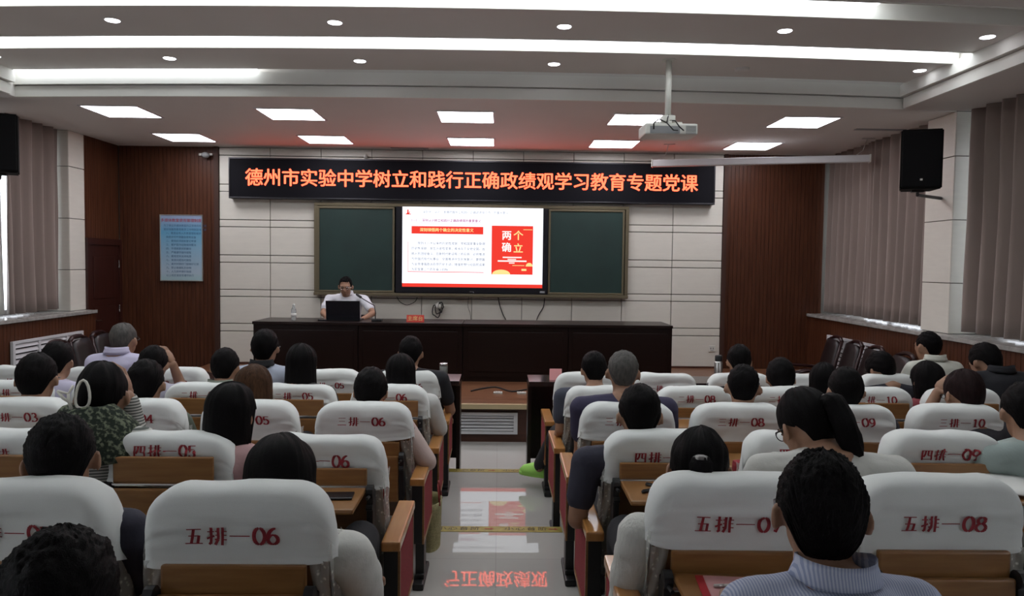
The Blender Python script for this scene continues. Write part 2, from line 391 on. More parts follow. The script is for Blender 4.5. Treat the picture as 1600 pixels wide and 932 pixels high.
# ---- ceiling
def arc_slab(bm, x0, x1, y0, y1, z0, z1, n=24, far=None):
    def pt(i, y, z):
        x = x0 + (x1 - x0) * i / n; return (x, y + (K(x) if y > 0 else 0), z)
    rows = []
    for i in range(n + 1): rows.append([bm.verts.new(pt(i, y0, z0)), bm.verts.new(pt(i, y1, z0) if far is None else (pt(i, y1, z0)[0], far, z0)), bm.verts.new(pt(i, y1, z1) if far is None else (pt(i, y1, z1)[0], far, z1)), bm.verts.new(pt(i, y0, z1))])
    for a, b_ in zip(rows, rows[1:]):
        for k in range(4): bm.faces.new((a[k], a[(k+1)%4], b_[(k+1)%4], b_[k]))
    bm.faces.new(rows[0]); bm.faces.new(list(reversed(rows[-1])))
CX0, CX1 = -4.62, 3.88
FY = 7.02
strips = [(4.86, 5.15), (5.86, 6.14)] + [(y, y + .29) for y in (3.86, 2.86)]
strips.sort()
bm = B(); ycur = -3.2
for y0, y1 in strips + [(FY - .16, FY - .04)]:
    arc_slab(bm, CX0, CX1, ycur, y0, ZH, ZH + .12); ycur = y1
arc_slab(bm, CX0, CX1, -3.2, FY, ZH + .12, ZH + .16)
bmesh.ops.recalc_face_normals(bm, faces=bm.faces)
link('ceiling', bm, M_ceil, kind='structure')
bm = B(); box(bm, -5.7, CX0, -3.2, FY + K(CX0), ZL, ZH + .16); box(bm, CX1, 5.1, -3.2, FY + K(CX1), ZL, ZH + .16)
link('ceiling_border', bm, M_ceil, kind='structure')
bm = B(); arc_slab(bm, -5.7, 5.1, FY, FY + .9, ZL, ZH + .1, far=8.0); box(bm, -5.7, 5.1, 8.0, WALL + .2, ZL, ZH + .1)
bmesh.ops.recalc_face_normals(bm, faces=bm.faces)
link('ceiling_front', bm, M_ceil, kind='structure')
# stepped cornice round the raised ceiling
bm = B()
arc_slab(bm, CX0, CX1, FY - .06, FY - .005, ZL + .11, ZH); arc_slab(bm, CX0, CX1, FY - .03, FY, ZL + .0, ZL + .10)
for sg, x in ((1, CX0), (-1, CX1)):
    a, b_ = sorted((x, x + sg*.07)); box(bm, a, b_, -3.2, FY + .1, ZL + .11, ZH); a, b_ = sorted((x, x + sg*.03)); box(bm, a, b_, -3.2, FY + .1, ZL, ZL + .10)
bmesh.ops.recalc_face_normals(bm, faces=bm.faces)
link('trim_3', bm, M_trimw, kind='structure')
ME_strip = emat('cove_light_white', (.93, .97, 1.0), E_STRIP); ME_panel = emat('panel_light_white', (.97, .95, 1.0), E_PANEL); ME_down = emat('downlight_white', (.95, .95, 1), E_DOWN)
names = {5.86: 'long white ceiling light strip second nearest the stage', 4.86: 'brightest wide ceiling light strip at the top edge of the photo'}
for y0, y1 in strips:
    t = thing('ceiling_light_strip', names.get(y0, 'ceiling light strip above the rear seats, %s from the rear wall' % {2.86:'first',3.86:'second'}.get(y0, '')), 'ceiling light')
    x1 = 2.6 if y0 == 4.86 else CX1 - .08
    bm = B(); arc_slab(bm, CX0 + .05, x1, y0 + .012, y1 - .012, ZH + .07, ZH + .085); link('diffuser', bm, ME_strip, t)
    bm = B(); arc_slab(bm, CX0 + .02, CX1 - .02, y1 - .014, y1 + .012, ZH - .018, ZH + .11); arc_slab(bm, CX0 + .02, CX1 - .02, y0 - .008, y0 + .01, ZH - .004, ZH + .11); link('edge_trim', bm, M_trimw, t)
t = thing('ceiling_light_strip', 'short ceiling light strip at the left, along the step nearest the stage', 'ceiling light')
bm = B(); arc_slab(bm, CX0 + .05, -2.25, FY - .15, FY - .05, ZH + .004, ZH + .015); link('diffuser', bm, ME_strip, t)
# square panel lights
colw = ['far left', 'left of centre', 'middle', 'right of centre', 'far right']
pf = pd = None
for r, (Y, XS) in enumerate(((7.86, (-3.93, -2.18, -.36, 1.44, 3.18)), (9.45, (-3.95, -2.19, -.366, 1.43, 3.19)))):
    for k, X in enumerate(XS):
        t = thing('panel_light', 'square white ceiling panel light, %s of the row %s' % (colw[k], 'farther from the stage wall' if r == 0 else 'beside the stage wall'), 'ceiling light', (X, Y, ZL), group='square panel lights over the stage')
        if pf is None:
            bm = B()
            for a in ((-.30,.30,-.30,-.28),(-.30,.30,.28,.30),(-.30,-.28,-.28,.28),(.28,.30,-.28,.28)): box(bm, *a, -.008, .004)
            pf = link('frame', bm, M_vent, t).data
            bm = B(); box(bm, -.28, .28, -.28, .28, -.005, .002); pd = link('diffuser', bm, ME_panel, t).data
        else: link('frame', pf, None, t); link('diffuser', pd, None, t)
# downlights
dr = dl = None
for X, Y, lab in ((-2.86,5.52,'far left'), (-1.225,5.54,'second from left'), (.46,5.55,'middle'), (2.10,5.52,'second from right'), (3.66,5.50,'far right')):
    t = thing('downlight', 'round recessed downlight, %s of the row between the two bright strips' % lab, 'downlight', (X, Y + K(X)*.8, ZH), group='recessed downlights')
    if dr is None:
        bm = B(); lathe(bm, [(.03, .02), (.075, .004), (.085, -.003), (.09, 0), (.09, .02)], n=24); dr = link('ring', bm, M_vent, t, True).data; dr.transform(Matrix.Diagonal((.68,.68,1,1)))
        bm = B(); lathe(bm, [(.068, -.004), (.074, -.002), (.074, .012)], n=24); dl = link('lens', bm, ME_down, t).data; dl.transform(Matrix.Diagonal((.68,.68,1,1)))
    else: link('ring', dr, None, t); link('lens', dl, None, t)
for X, Y, lab in ((-4.42,6.5,'half cut off at the left edge'), (-2.89,6.55,'above the left windows side'), (-1.235,6.58,'left of the middle'), (.46,6.58,'nearest the projector pole'), (3.70,6.5,'far right, beyond the projector')):
    t = thing('downlight', 'round downlight of the row nearest the stage, %s' % lab, 'downlight', (X, Y + K(X)*.6, ZH), group='recessed downlights')
    link('ring', dr, None, t); link('lens', dl, None, t)
bm = B(); lathe(bm, [(.05, -.025), (.06, -.02), (.065, 0), (.065, .01)], (2.13, 6.62, ZH)); tag(link('smoke_detector', bm, M_ceil, None, True), 'small unlit round disc on the ceiling right of the projector pole', 'detector')
# long ceiling slots
for px, py, wd, lab in ((640, 233.5, .5, 'slim dark ceiling slot above the lit red banner'), (1375, 203, .55, 'slim dark ceiling slot left of the right loudspeaker')):
    p = at(px, py, (ZL - CAMZ) * FPX / (412 + (px-780)*.0122 - py))
    t = thing('slot_diffuser', lab, 'air diffuser', (p.x, p.y, ZL))
    bm = B(); box(bm, -wd/2, wd/2, -.04, .04, -.006, .002); box(bm, -wd/2, wd/2, -.03, -.005, -.008, -.006); link('frame', bm, M_greyp, t)
# curtains
def curtain(name, label, x, y0, y1, sgn, pitch=.19, amp=.07, m=M_curt, z0=None, z1=None, flare=0):
    t = thing(name, label, 'curtain', (x, y0, 0))
    L = y1 - y0; nf = L / pitch; n = int(nf * 10) + 1; z0 = z0 or SZ + .03; z1 = z1 or ZL
    def f(u, v):
        yy = u * L; ph = 2 * PI * (u * nf + .35 * n1(u * nf * .5, 3.1 + y0)); z = z0 + (z1 - z0) * v + (.012 * n1(yy*3, y0) if v == 0 else 0)
        a = amp * (.55 + .45 * (1 - v) + .35 * n1(yy * 1.7, v * 1.3, y0))
        xx = a * (math.sin(ph + .5 * n1(yy, v * 2)) + .25 * math.sin(2*ph + 1.2 + v))
        return (-sgn * .055 - sgn * xx, yy + .018 * math.sin(ph * 1.0 + 1 + v) + flare * (1 - v) ** 2 * math.sin(u * 7), z)
    bm = B(); grid(bm, f, n, 14); o = link('cloth', bm, m, t, True)
    s = o.modifiers.new('s', 'SOLIDIFY'); s.thickness = .004
    bm = B(); box(bm, -.012, .012, 0, L, ZL - .05, ZL - .02); link('curtain_rail', bm, M_alu, t)
    return t
curtain('curtain', 'mauve grey pleated curtain at the far left beside the cream pillar', WXL + .02, 8.02, 8.98, -1)
curtain('sheer_curtain', 'pale translucent curtain edge at the left frame edge under the loudspeaker', WXL - .06, 7.56, 8.10, -1, .12, .03, M_sheer)
curtain('curtain', 'mauve grey pleated curtain between the timber wall and right loudspeaker', WXR - .02, 8.90, WALL - .03, 1, .175)
curtain('curtain', 'mauve grey pleated curtain just left of the right cream pillar', WXR - .05, 7.74, 8.99, 1, .18)
curtain('curtain', 'near mauve grey pleated curtain at the right edge of the photo', WXR - .02, 4.2, 7.12, 1, .20, .07)
curtain('curtain', 'mauve grey curtain behind the camera side of the right pillar', WXR - .02, .9, 3.5, 1, .17, .05)
curtain('curtain', 'mauve grey curtain nearer the rear on the left wall', WXL + .02, 3.1, 6.8, -1, .17, .05)
# low louvred vents in the dados
louvre('air_vent', 'white louvred vent low in the left timber dado', 1.30, .50, 8, (DXL + .02, 8.36, .45), PI/2, (-.2, .32))
louvre('air_vent', 'white louvred vent low in the right timber dado', 1.35, .50, 8, (DXR - .02, 8.83, .45), -PI/2, (-.2, .35))
# ================================================================ THINGS ON THE FRONT WALL
# LED banner
y = 10.06; a, b_ = at(357, 251, y), at(1117, 319.5, y)
t = thing('led_banner', 'long black electronic banner with red Chinese lettering above the boards', 'led sign', ((a.x+b_.x)/2, WALL, 2.65))
W2 = (b_.x - a.x) / 2; H2 = .545
bm = B(); box(bm, -W2, W2, -.13, 0, 0, H2, .012); link('housing', bm, M_ledcase, t)
bm = B()
for q in ((-W2, W2, 0, .02), (-W2, W2, H2-.02, H2)): box(bm, q[0], q[1], -.142, -.125, q[2], q[3], .004)
for q in (-W2, W2-.02): box(bm, q, q+.02, -.142, -.125, .02, H2-.02, .004)
link('frame', bm, mat('dark_metal_frame', (.035,.035,.04), .3, .6), t)
bm = B(); box(bm, -W2+.02, W2-.02, -.134, -.128, .02, H2-.02); link('led_face', bm, M_ledface, t)
s = '德州市实验中学树立和践行正确政绩观学习教育专题党课'
ME_led = emat('led_red', (1.0, .085, .038), E_LED)
xc = t.location.x
x0, x1 = at(397, 281, y).x - xc, at(1077, 289, y).x - xc
for i, ch in enumerate(s):
    o = text_mesh('lit_character', ch, .245, ME_led, t, (x0 + (x1 - x0) * i / 24, -.138, .268), bold=.0042)
# chalkboard unit
yb = 10.08; a, b_ = at(490, 317, yb), at(981, 465, yb); XA, XB = a.x, b_.x; ZA, ZB = 1.36, 2.615
t = thing('chalkboard', 'wide green sliding chalkboard in a bronze frame around the screen', 'chalkboard', ((XA+XB)/2, WALL, ZA)); xc = t.location.x
W2 = (XB-XA)/2; H = ZB-ZA
bm = B(); box(bm, -W2, W2, -.10, 0, H-.045, H, .006); box(bm, -W2, W2, -.13, 0, 0, .04, .006); box(bm, -W2, -W2+.045, -.10, 0, .04, H-.045, .005); box(bm, W2-.045, W2, -.10, 0, .04, H-.045, .005); link('outer_frame', bm, M_bframe, t)
bm = B(); box(bm, -W2+.04, W2-.04, -.03, -.01, .04, H-.04); link('back_board', bm, M_board, t)
for nm, p0, p1 in (('left', 495, 616), ('right', 857, 976)):
    xa, xb = at(p0, 390, yb).x - xc, at(p1, 390, yb).x - xc
    bm = B(); box(bm, xa, xb, -.085, -.06, .05, H-.055); o = link('sliding_board', bm, M_board, t)
    bm = B(); f = .028
    box(bm, xa, xb, -.098, -.058, .045, .045+f, .004); box(bm, xa, xb, -.098, -.058, H-.05-f, H-.05, .004); box(bm, xa, xa+f, -.098, -.058, .045+f, H-.05-f, .004); box(bm, xb-f, xb, -.098, -.058, .045+f, H-.05-f, .004)
    link('board_frame', bm, M_bframe, o)
# interactive screen
xa, xb = at(618, 390, yb).x, at(856, 390, yb).x; z0, z1 = 1.405, 2.57
t = thing('display_screen', 'large flat touchscreen showing a red and white slide between the chalkboards', 'screen', ((xa+xb)/2, WALL - .04, z0)); xc = t.location.x
W2 = (xb-xa)/2; H = z1-z0
bm = B(); box(bm, -W2, W2, -.075, 0, 0, H, .01); link('bezel', bm, M_bezel, t)
sx0, sx1 = at(628.5, 390, yb).x - xc, at(848, 390, yb).x - xc; sz0, sz1 = at(738, 453.5, yb).z - z0 + .035, at(738, 324.5, yb).z - z0
bm = B(); box(bm, sx0, sx1, -.079, -.076, sz0, sz1); scr = link('lit_slide', bm, emat('slide_white', (.90, .93, 1.0), E_SCREEN*1.25), t)
SW, SH = sx1 - sx0, sz1 - sz0
def S(u, v): return sx0 + SW * u, sz1 - SH * v       # slide coordinates, v down
ly = [-.0800]
def rect(bm, u0, v0, u1, v1, yy=None):
    a = S(u0, v0); b_ = S(u1, v1); yy = yy or ly[0]
    vs = [bm.verts.new(p) for p in ((a[0], yy, b_[1]), (b_[0], yy, b_[1]), (b_[0], yy, a[1]), (a[0], yy, a[1]))]; bm.faces.new(vs)
ER = emat('slide_red', (.80, .045, .030), E_SCREEN); EG = emat('slide_grey_text', (.16, .18, .25), E_SCREEN); EY = emat('slide_yellow', (1, .72, .28), E_SCREEN); EP = emat('slide_purple_text', (.42, .12, .28), E_SCREEN); EW = emat('slide_pale', (1, .95, .9), E_SCREEN)
bm = B(); rect(bm, 0, .955, 1, 1); rect(bm, .065, .24, .575, .335); rect(bm, .04, .432, .0425, .815); rect(bm, .04, .807, .58, .815)
link('red_bars', bm, ER, scr)
bm = B(); rect(bm, .05, .197, .54, .200); link('underline', bm, EP, scr)
bm = B()
for q in ((.03,.075,.05,.088), (.022,.088,.062,.098), (.034,.035,.044,.075), (.047,.058,.053,.075)): rect(bm, *q)
link('monument_icon', bm, ER, scr)
bm = B(); a0 = S(.635, .222); b0 = S(.93, .833); box(bm, a0[0], b0[0], -.0806, -.0796, b0[1], a0[1], .0); link('book_cover', bm, ER, scr)
def stxt(nm, s, u, v, size, m, al='LEFT', off=0, yy=-.0812):
    p = S(u, v); return text_mesh(nm, s, size, m, scr, (p[0], yy, p[1]), bold=off, align=al)
stxt('slide_title', '一、深刻学习认识，准确把握树立和践行正确政绩观工作，的重大意义', .10, .065, .040, EG, 'LEFT')
stxt('slide_subtitle', '（一）、深刻认识树立和践行正确政绩观的重要意义', .05, .170, .042, EP, 'LEFT', .001)
stxt('banner_text', '深刻领悟两个确立的决定性意义', .315, .288, .052, EY, 'CENTER', .0015)
for r in range(6):
    full = ['　　党的十八大以来的历史性成就，党和国家事业取得', '历史性成就，发生历史性变革，根本在于全党全国，各', '族人民团结奋斗，在新时代新征程上的实践，必将推进', '为中国式现代化事业，全面推进中华民族复兴，要把握', '为全党增强政治自觉历史主动，增强思想行动自觉成果', '为实现第二个百年奋斗目标'][r]
    stxt('slide_paragraph', full, .065, .455 + r * .0655, .0415, EG, 'LEFT', .0005)
for ch, u, v, m in (('两', .742, .35, EW), ('个', .825, .35, EY), ('确', .742, .50, EW), ('立', .825, .51, EY)): stxt('book_title', ch, u, v, .135, m, 'CENTER', .003)
bm = B()
for q in ((.715,.61,.85,.625), (.75,.637,.81,.648), (.68,.655,.885,.672), (.76,.682,.80,.694)): rect(bm, *q, -.0812)
link('book_small_print', bm, EW, scr)
bm = B()
def arc_patch(u, v, ru, rv, a0_, a1_, n=12):
    c = S(u, v); vs = [bm.verts.new((c[0] + SW*ru*math.cos(a0_+(a1_-a0_)*i/n), -.0814, c[1] + SH*rv*math.sin(a0_+(a1_-a0_)*i/n))) for i in range(n+1)]; bm.faces.new(vs)
arc_patch(.705, .832, .065, .06, 0, PI); arc_patch(.905, .728, .025, .045, 0, PI)
rect(bm, .785, .715, .87, .722, -.0813); rect(bm, .85, .76, .885, .785, -.0813); rect(bm, .86, .265, .925, .272, -.0813)
link('book_clouds', bm, EY, scr)
text_mesh('bezel_mark', '▬▬', .018, M_alu, t, (0, -.0765, .03), sx=1.5)
bm = B(); box(bm, W2-.10, W2-.035, -.078, -.07, .02, .045); box(bm, .02, .035, -.078, -.07, .012, .022); link('bezel_label', bm, M_greyp, t)
# cables below the board
def cable(label, pts, r=.006, cat='cable'):
    P = [Vector(p) for p in pts]; out = []
    for i in range(len(P) - 1):
        p0, p1, p2, p3 = P[max(i-1,0)], P[i], P[i+1], P[min(i+2, len(P)-1)]
        for k in range(6):
            q = k / 6; out.append(.5 * ((2*p1) + (p2-p0)*q + (2*p0-5*p1+4*p2-p3)*q*q + (3*p1-p0-3*p2+p3)*q**3))
    out.append(P[-1]); bm = B(); tube(bm, out, r, 6)
    return tag(link('cable', bm, M_cable, None, True), label, cat)
yw = WALL - .02
cable('black cable hanging in a shallow loop under the board left of the coil', [at(x, y_, yw) for x, y_ in ((620,464),(625,472),(636,477),(648,472),(652,465))], .005)
cable('black cable dropping from the screen centre to the desk', [at(x, y_, yw) for x, y_ in ((778,463),(781,478),(786,492),(791,502),(795,520))], .007)
cable('black cable slanting down to the desk right of the screen', [at(x, y_, yw) for x, y_ in ((851,466),(849,480),(842,492),(838,503),(836,520))], .007)
cable('thin grey cable hanging left of the slanting ones under the screen', [at(x, y_, yw) for x, y_ in ((733,462),(731,478),(735,492),(736,510))], .003)
t = thing('socket_coil', 'white wall socket with a coiled black cable below the board', 'socket', at(686, 478, WALL))
bm = B(); lathe(bm, [(.05, 0), (.05, .05), (.035, .09)], n=14); me = link('socket_body', bm, M_plastic, t, True); me.rotation_euler.x = PI/2
bm = B()
for q in range(3):
    tube(bm, [(.03*(q-1) + .055*math.cos(a/8*PI+q)*(1-q*.15), -.06-.012*q, -.07+.03*q+.085*math.sin(a/8*PI+q)*(1-q*.2) + .015*math.sin(a*1.3+q)) for a in range(17)], .008, 6, False)
link('coil', bm, M_cable, t, True)
# wall socket right, small camera lamp on left timber
t = thing('wall_socket', 'small white socket low on the cream wall right of the desk', 'socket', at(1112, 545, WALL - .0))
bm = B(); box(bm, -.043, .043, -.014, 0, -.043, .043, .004); link('plate', bm, M_plastic, t)
bm = B(); box(bm, -.02, -.012, -.016, -.013, -.01, .015); box(bm, .012, .02, -.016, -.013, -.01, .015); box(bm, -.02, .02, -.016, -.013, -.03, -.026); link('slots', bm, M_black, t)
t = thing('security_camera', 'small white dome camera high on the left timber wall', 'camera', at(322, 242.5, WALL - .02))
bm = B(); box(bm, -.09, .09, -.03, 0, -.01, .02, .005); link('bracket', bm, M_plastic, t)
bm = B(); ellipsoid(bm, (.02, -.07, -.01), (.055, .055, .04)); link('dome', bm, M_greyp, t, True)
t = thing('motion_sensor', 'tiny round white sensor on the wall above the banner', 'sensor', at(572, 245, WALL))
bm = B(); ellipsoid(bm, (0, -.03, 0), (.03, .03, .03)); box(bm, -.02, .02, -.02, 0, -.03, .03); link('sensor_body', bm, M_plastic, t, True)
# poster
pa, pb = at(251, 336.5, WALL - .02), at(316, 438.5, WALL - .02)
t = thing('wall_poster', 'light blue printed notice board hung on the left timber wall', 'poster', ((pa.x+pb.x)/2, WALL - .001, pb.z)); pw = (pb.x - pa.x)/2; ph = pa.z - pb.z
mp_ = mat('poster_blue', (.30, .50, .60), .3)
nt = mp_.node_tree; N = nt.nodes.new; tc = N('ShaderNodeTexCoord'); sp = N('ShaderNodeSeparateXYZ'); r = N('ShaderNodeValToRGB'); nt.links.new(tc.outputs['Generated'], sp.inputs[0]); nt.links.new(sp.outputs[2], r.inputs[0])
r.color_ramp.elements[0].color = (.34, .52, .56, 1); r.color_ramp.elements[1].color = (.30, .38, .55, 1); e = r.color_ramp.elements.new(.75); e.color = (.13, .38, .58, 1); e = r.color_ramp.elements.new(.12); e.color = (.40, .52, .62, 1)
nt.links.new(r.outputs[0], nt.nodes['Principled BSDF'].inputs['Base Color'])
bm = B(); box(bm, -pw, pw, -.022, 0, 0, ph); link('printed_board', bm, mp_, t)
bm = B(); f = .012; box(bm, -pw, pw, -.027, 0, -f, 0); box(bm, -pw, pw, -.027, 0, ph, ph+f); box(bm, -pw-f, -pw, -.027, 0, -f, ph+f); box(bm, pw, pw+f, -.027, 0, -f, ph+f); link('frame', bm, M_alu, t)
text_mesh('poster_heading', '多媒体教室使用管理制度', .050, mat('poster_red', (.35, .08, .12), .6), t, (0, -.024, ph - .07), bold=.0008)
lines = ['为了保证多媒体教室的正常使用和管理', '更好地服务教育教学工作特制定本制度', '一、教室由专人负责管理和维护', '未经许可不得擅自使用设备', '二、使用前须提前登记申请', '三、爱护室内设施保持整洁', '四、不得随意拆卸搬动', '五、严格遵守操作规程', '六、使用完毕关闭电源', '七、发现问题及时报告', '八、离开时锁好门窗做好记录', '九、禁止吸烟乱扔杂物', '十、人为损坏照价赔偿', '以上规定请自觉遵守执行']
for i, l in enumerate(lines): text_mesh('poster_line', l, .034, mat('poster_ink', (.04, .10, .22), .6), t, (-pw + .04 + (.03 if i > 1 else 0), -.024, ph - .14 - i * .052), align='LEFT')
# ================================================================ STAGE FURNITURE
def desk(label, x0, x1):
    Y0 = 8.85; t = thing('stage_desk', label, 'desk', ((x0+x1)/2, Y0, ZS)); w2 = (x1-x0)/2; H = .70
    bm = B(); box(bm, -w2, w2, -.03, .62, H-.035, H, .006); link('desktop', bm, M_desk, t)
    me = None
    for k in range(2):
        xa = -w2 + .012 + k * w2; bm = B(); box(bm, xa, xa + w2 - .012 - .004, 0, .02, .06, H-.035); box(bm, xa+.05, xa+w2-.07, -.008, 0, .12, H-.1, .004); link('front_panel', bm, M_desk, t)
    bm = B(); box(bm, -w2+.03, w2-.03, .022, .04, .05, H-.04); link('rear_panel', bm, M_desk, t)
    bm = B(); box(bm, -w2, w2, .012, .03, 0, .06); link('plinth', bm, M_desk, t)
    for x in (-w2, w2 - .03):
        bm = B(); box(bm, x, x + .03, .02, .58, 0, H-.035); link('side_panel', bm, M_desk, t)
xm = at(723, 505, 8.85).x; desk('left half of the long black stage desk, the speaker sits behind it', at(395, 505, 8.85).x, xm - .003)
desk('right half of the long black stage desk, nothing on it but the far end', xm + .003, at(1051, 508, 8.85).x)
DT = ZS + .70
# laptop
p = at(535, 500, 8.98); t = thing('laptop', 'open black laptop in front of the seated speaker', 'laptop', (p.x, 9.02, DT))
bm = B(); box(bm, -.205, .205, -.0, .26, 0, .018, .004); link('keyboard_base', bm, M_bezel, t)
bm = B(); box(bm, -.205, .205, -.004, .006, 0, .235, .004); o = link('lid', bm, M_bezel, t); o.rotation_euler.x = math.radians(8); o.location.z = .012
p = at(459, 488, 9.05); t = thing('water_bottle', 'small clear water bottle on the desk left of the speaker', 'bottle', (p.x, 9.05, DT))
mb = mat('clear_plastic', (.85,.9,.92), .08); mb.node_tree.nodes['Principled BSDF'].inputs['Transmission Weight'].default_value = .75
bm = B(); lathe(bm, [(.028,0),(.031,.01),(.031,.07),(.028,.08),(.031,.09),(.031,.13),(.013,.165),(.013,.18)], n=16); link('bottle_body', bm, mb, t, True)
bm = B(); lathe(bm, [(.0155,.178),(.0155,.197),(.012,.199)], n=14); link('cap', bm, M_paper, t, True)
bm = B(); lathe(bm, [(.0318,.045),(.0318,.085)], n=16); link('bottle_label', bm, M_paper, t, True)
# gooseneck microphone
base = at(589, 501, 9.0); tip = at(561, 463, 9.12)
t = thing('gooseneck_microphone', 'black gooseneck microphone curving up to the speaker', 'microphone', (base.x, 9.0, DT))
bm = B(); box(bm, -.06, .06, -.05, .07, 0, .03, .008); link('base', bm, M_black, t)
v = Vector((tip.x - base.x, .08, tip.z - DT)); bm = B(); tube(bm, [(-.02, 0, .03), (-.02, 0, .12), (-.035, .02, .19), (v.x + .06, .05, v.z - .03), (v.x+.02, .07, v.z - .005)], .006, 8); link('gooseneck', bm, M_black, t, True)
bm = B(); capsule(bm, (v.x+.03, .065, v.z - .01), .016, (v.x-.02, .085, v.z+.02), .014); link('foam_head', bm, M_black, t, True)
p = at(649, 498, 8.98); t = thing('name_plate', 'red name plate with yellow characters on the stage desk', 'name plate', (p.x, 8.98, DT))
bm = B(); vs = [bm.verts.new(q) for q in ((-.105,-.03,0),(.105,-.03,0),(.105,0,.085),(-.105,0,.085),(-.105,.03,0),(.105,.03,0))]
for f_ in ((0,1,2,3),(3,2,5,4),(0,4,5,1),(0,3,4),(1,5,2)): bm.faces.new([vs[i] for i in f_])
link('folded_card', bm, mat('red_card', (.55, .035, .02), .6), t)
o = text_mesh('card_text', '主席台', .062, mat('card_yellow', (.80, .50, .22), .6), t, (0, -.0175, .04), (math.radians(70.5), 0, 0), bold=.0008, spacing=1.05); o.location.y = -.002
t = thing('papers', 'low dark folder lying on the desk left of the laptop', 'folder', (at(506, 500, 9).x, 9.0, DT)); bm = B(); box(bm, -.07, .04, -.02, .2, 0, .018, .003); link('folder_body', bm, M_bezel, t)
# power strips and cable on the stage floor
for px, lab in ((778, 'white power strip on the stage floor in the aisle gap'), (815, 'white power strip on the stage floor nearer the right front table')):
    q = at(px, 612.5, 8.05); t = thing('power_strip', lab, 'power strip', (q.x, 8.05, ZS)); bm = B(); box(bm, -.05, .05, -.03, .03, 0, .02, .004); link('case', bm, M_plastic, t)
    bm = B(); [box(bm, x-.008, x+.008, -.01, .01, .02, .021) for x in (-.03, 0, .03)]; link('sockets', bm, M_greyp, t)
cable('black power cable snaking across the stage floor', [(at(736,612,8.15).x, 8.15, ZS+.008), (at(752,606,8.3).x, 8.3, ZS+.01), (at(775,605,8.4).x, 8.42, ZS+.008), (at(800,610,8.2).x, 8.15, ZS+.008), (at(830,606,8.3).x, 8.35, ZS+.008)], .009)
# front row tables
def table(label, x0, x1):
    t = thing('front_table', label, 'table', ((x0+x1)/2, 6.02, FA)); w2 = (x1-x0)/2; H = .765; t.location.z = 0; 
    bm = B(); box(bm, -w2, w2, -.05, .34, H+.06, H+.10, .006); link('tabletop', bm, mat('glossy_dark_top', (.02,.012,.012), .12), t)
    for x in (-w2, w2 - .03):
        bm = B(); box(bm, x, x+.03, .10, .32, 0, H+.06); link('side_panel', bm, M_desk, t)
    bm = B(); box(bm, -w2+.03, w2-.03, .28, .30, .15, H+.06); link('modesty_panel', bm, M_desk, t); return t
TZ = .865
table('long dark glossy table in front of the left first row', -3.9, at(718, 602, 6.0).x); table('long dark glossy table in front of the right first row', at(826, 604, 6.0).x, 3.4)
p = at(693, 590, 6.15); t = thing('tea_flask', 'clear glass tea flask with a silver lid at the left aisle end', 'flask', (p.x, 6.15, TZ))
bm = B(); lathe(bm, [(.03,0),(.034,.01),(.034,.10)], n=16); link('glass_body', bm, mat('dark_glass', (.10,.10,.09), .08), t, True)
bm = B(); lathe(bm, [(.035,.10),(.035,.118),(.03,.122)], n=16); link('lid', bm, M_chrome, t, True)
p = at(868, 598, 6.1); t = thing('name_plate', 'pink folded name card at the aisle end of the right front table', 'name card', (p.x + .0, 6.1, TZ))
bm = B(); vs = [bm.verts.new(q) for q in ((-.05,-.03,0),(.05,-.03,0),(.05,0,.09),(-.05,0,.09),(-.05,.03,0),(.05,.03,0))]
for f_ in ((0,1,2,3),(3,2,5,4),(0,4,5,1),(0,3,4),(1,5,2)): bm.faces.new([vs[i] for i in f_])
link('folded_card', bm, mat('pink_card', (.75, .33, .33), .6), t)
p = at(1122, 590, 6.2); t = thing('steel_flask', 'grey steel vacuum flask with black top on the right front table', 'flask', (p.x, 6.2, TZ))
bm = B(); lathe(bm, [(.032,0),(.034,.01),(.034,.14),(.028,.155)], n=16); link('steel_body', bm, M_alu, t, True)
bm = B(); lathe(bm, [(.028,.153),(.03,.16),(.03,.20),(.025,.205)], n=16); link('screw_top', bm, M_black, t, True)
# dark conference chairs by the side walls
def conf_chair(label, x, y, rz):
    t = thing('conference_chair', label, 'chair', (x, y, 0), rz, group= 'dark high-backed chairs along the side walls'); m = mat('dark_red_leather', (.009,.004,.005), .4); mw = mat('dark_red_lacquer', (.022,.005,.005), .3); t.scale.z = .90
    bm = B(); grid(bm, lambda u, v: ((u-.5)*(.46-.08*v*v), -.02 - .12*v + .02*math.cos(PI*(u-.5)), .45 + .60*v - .05*(2*u-1)**4*v), 9, 8); o = link('backrest', bm, m, t, True); s = o.modifiers.new('s', 'SOLIDIFY'); s.thickness = .05
    for sx in (-1, 1):
        bm = B(); tube(bm, [(sx*.24, 0, .0), (sx*.24, 0, .45), (sx*.225, -.07, .8), (sx*.19, -.14, 1.04)], .022, 8); link('rear_post', bm, mw, t, True)
        bm = B(); tube(bm, [(sx*.24, .46, 0), (sx*.24, .46, .62), (sx*.25, .3, .66), (sx*.24, -.02, .64)], .022, 8); link('front_leg', bm, mw, t, True)
    bm = B(); tube(bm, [(-.19,-.14,1.04), (-.1,-.155,1.075), (0,-.16,1.085), (.1,-.155,1.075), (.19,-.14,1.04)], .024, 8); link('top_rail', bm, mw, t, True)
    bm = B(); box(bm, -.23, .23, 0, .48, .38, .47, .02); link('seat', bm, m, t)
for px, D, lab in ((84, 7.62, 'nearest the left white vent'), (117, 8.14, 'second along from the left vent'), (150, 8.66, 'third along, beside the door')):
    q = at(px, 534, D); conf_chair('dark red high backed chair by the left wall, ' + lab, q.x + .18, q.y, -PI/2 + .1)
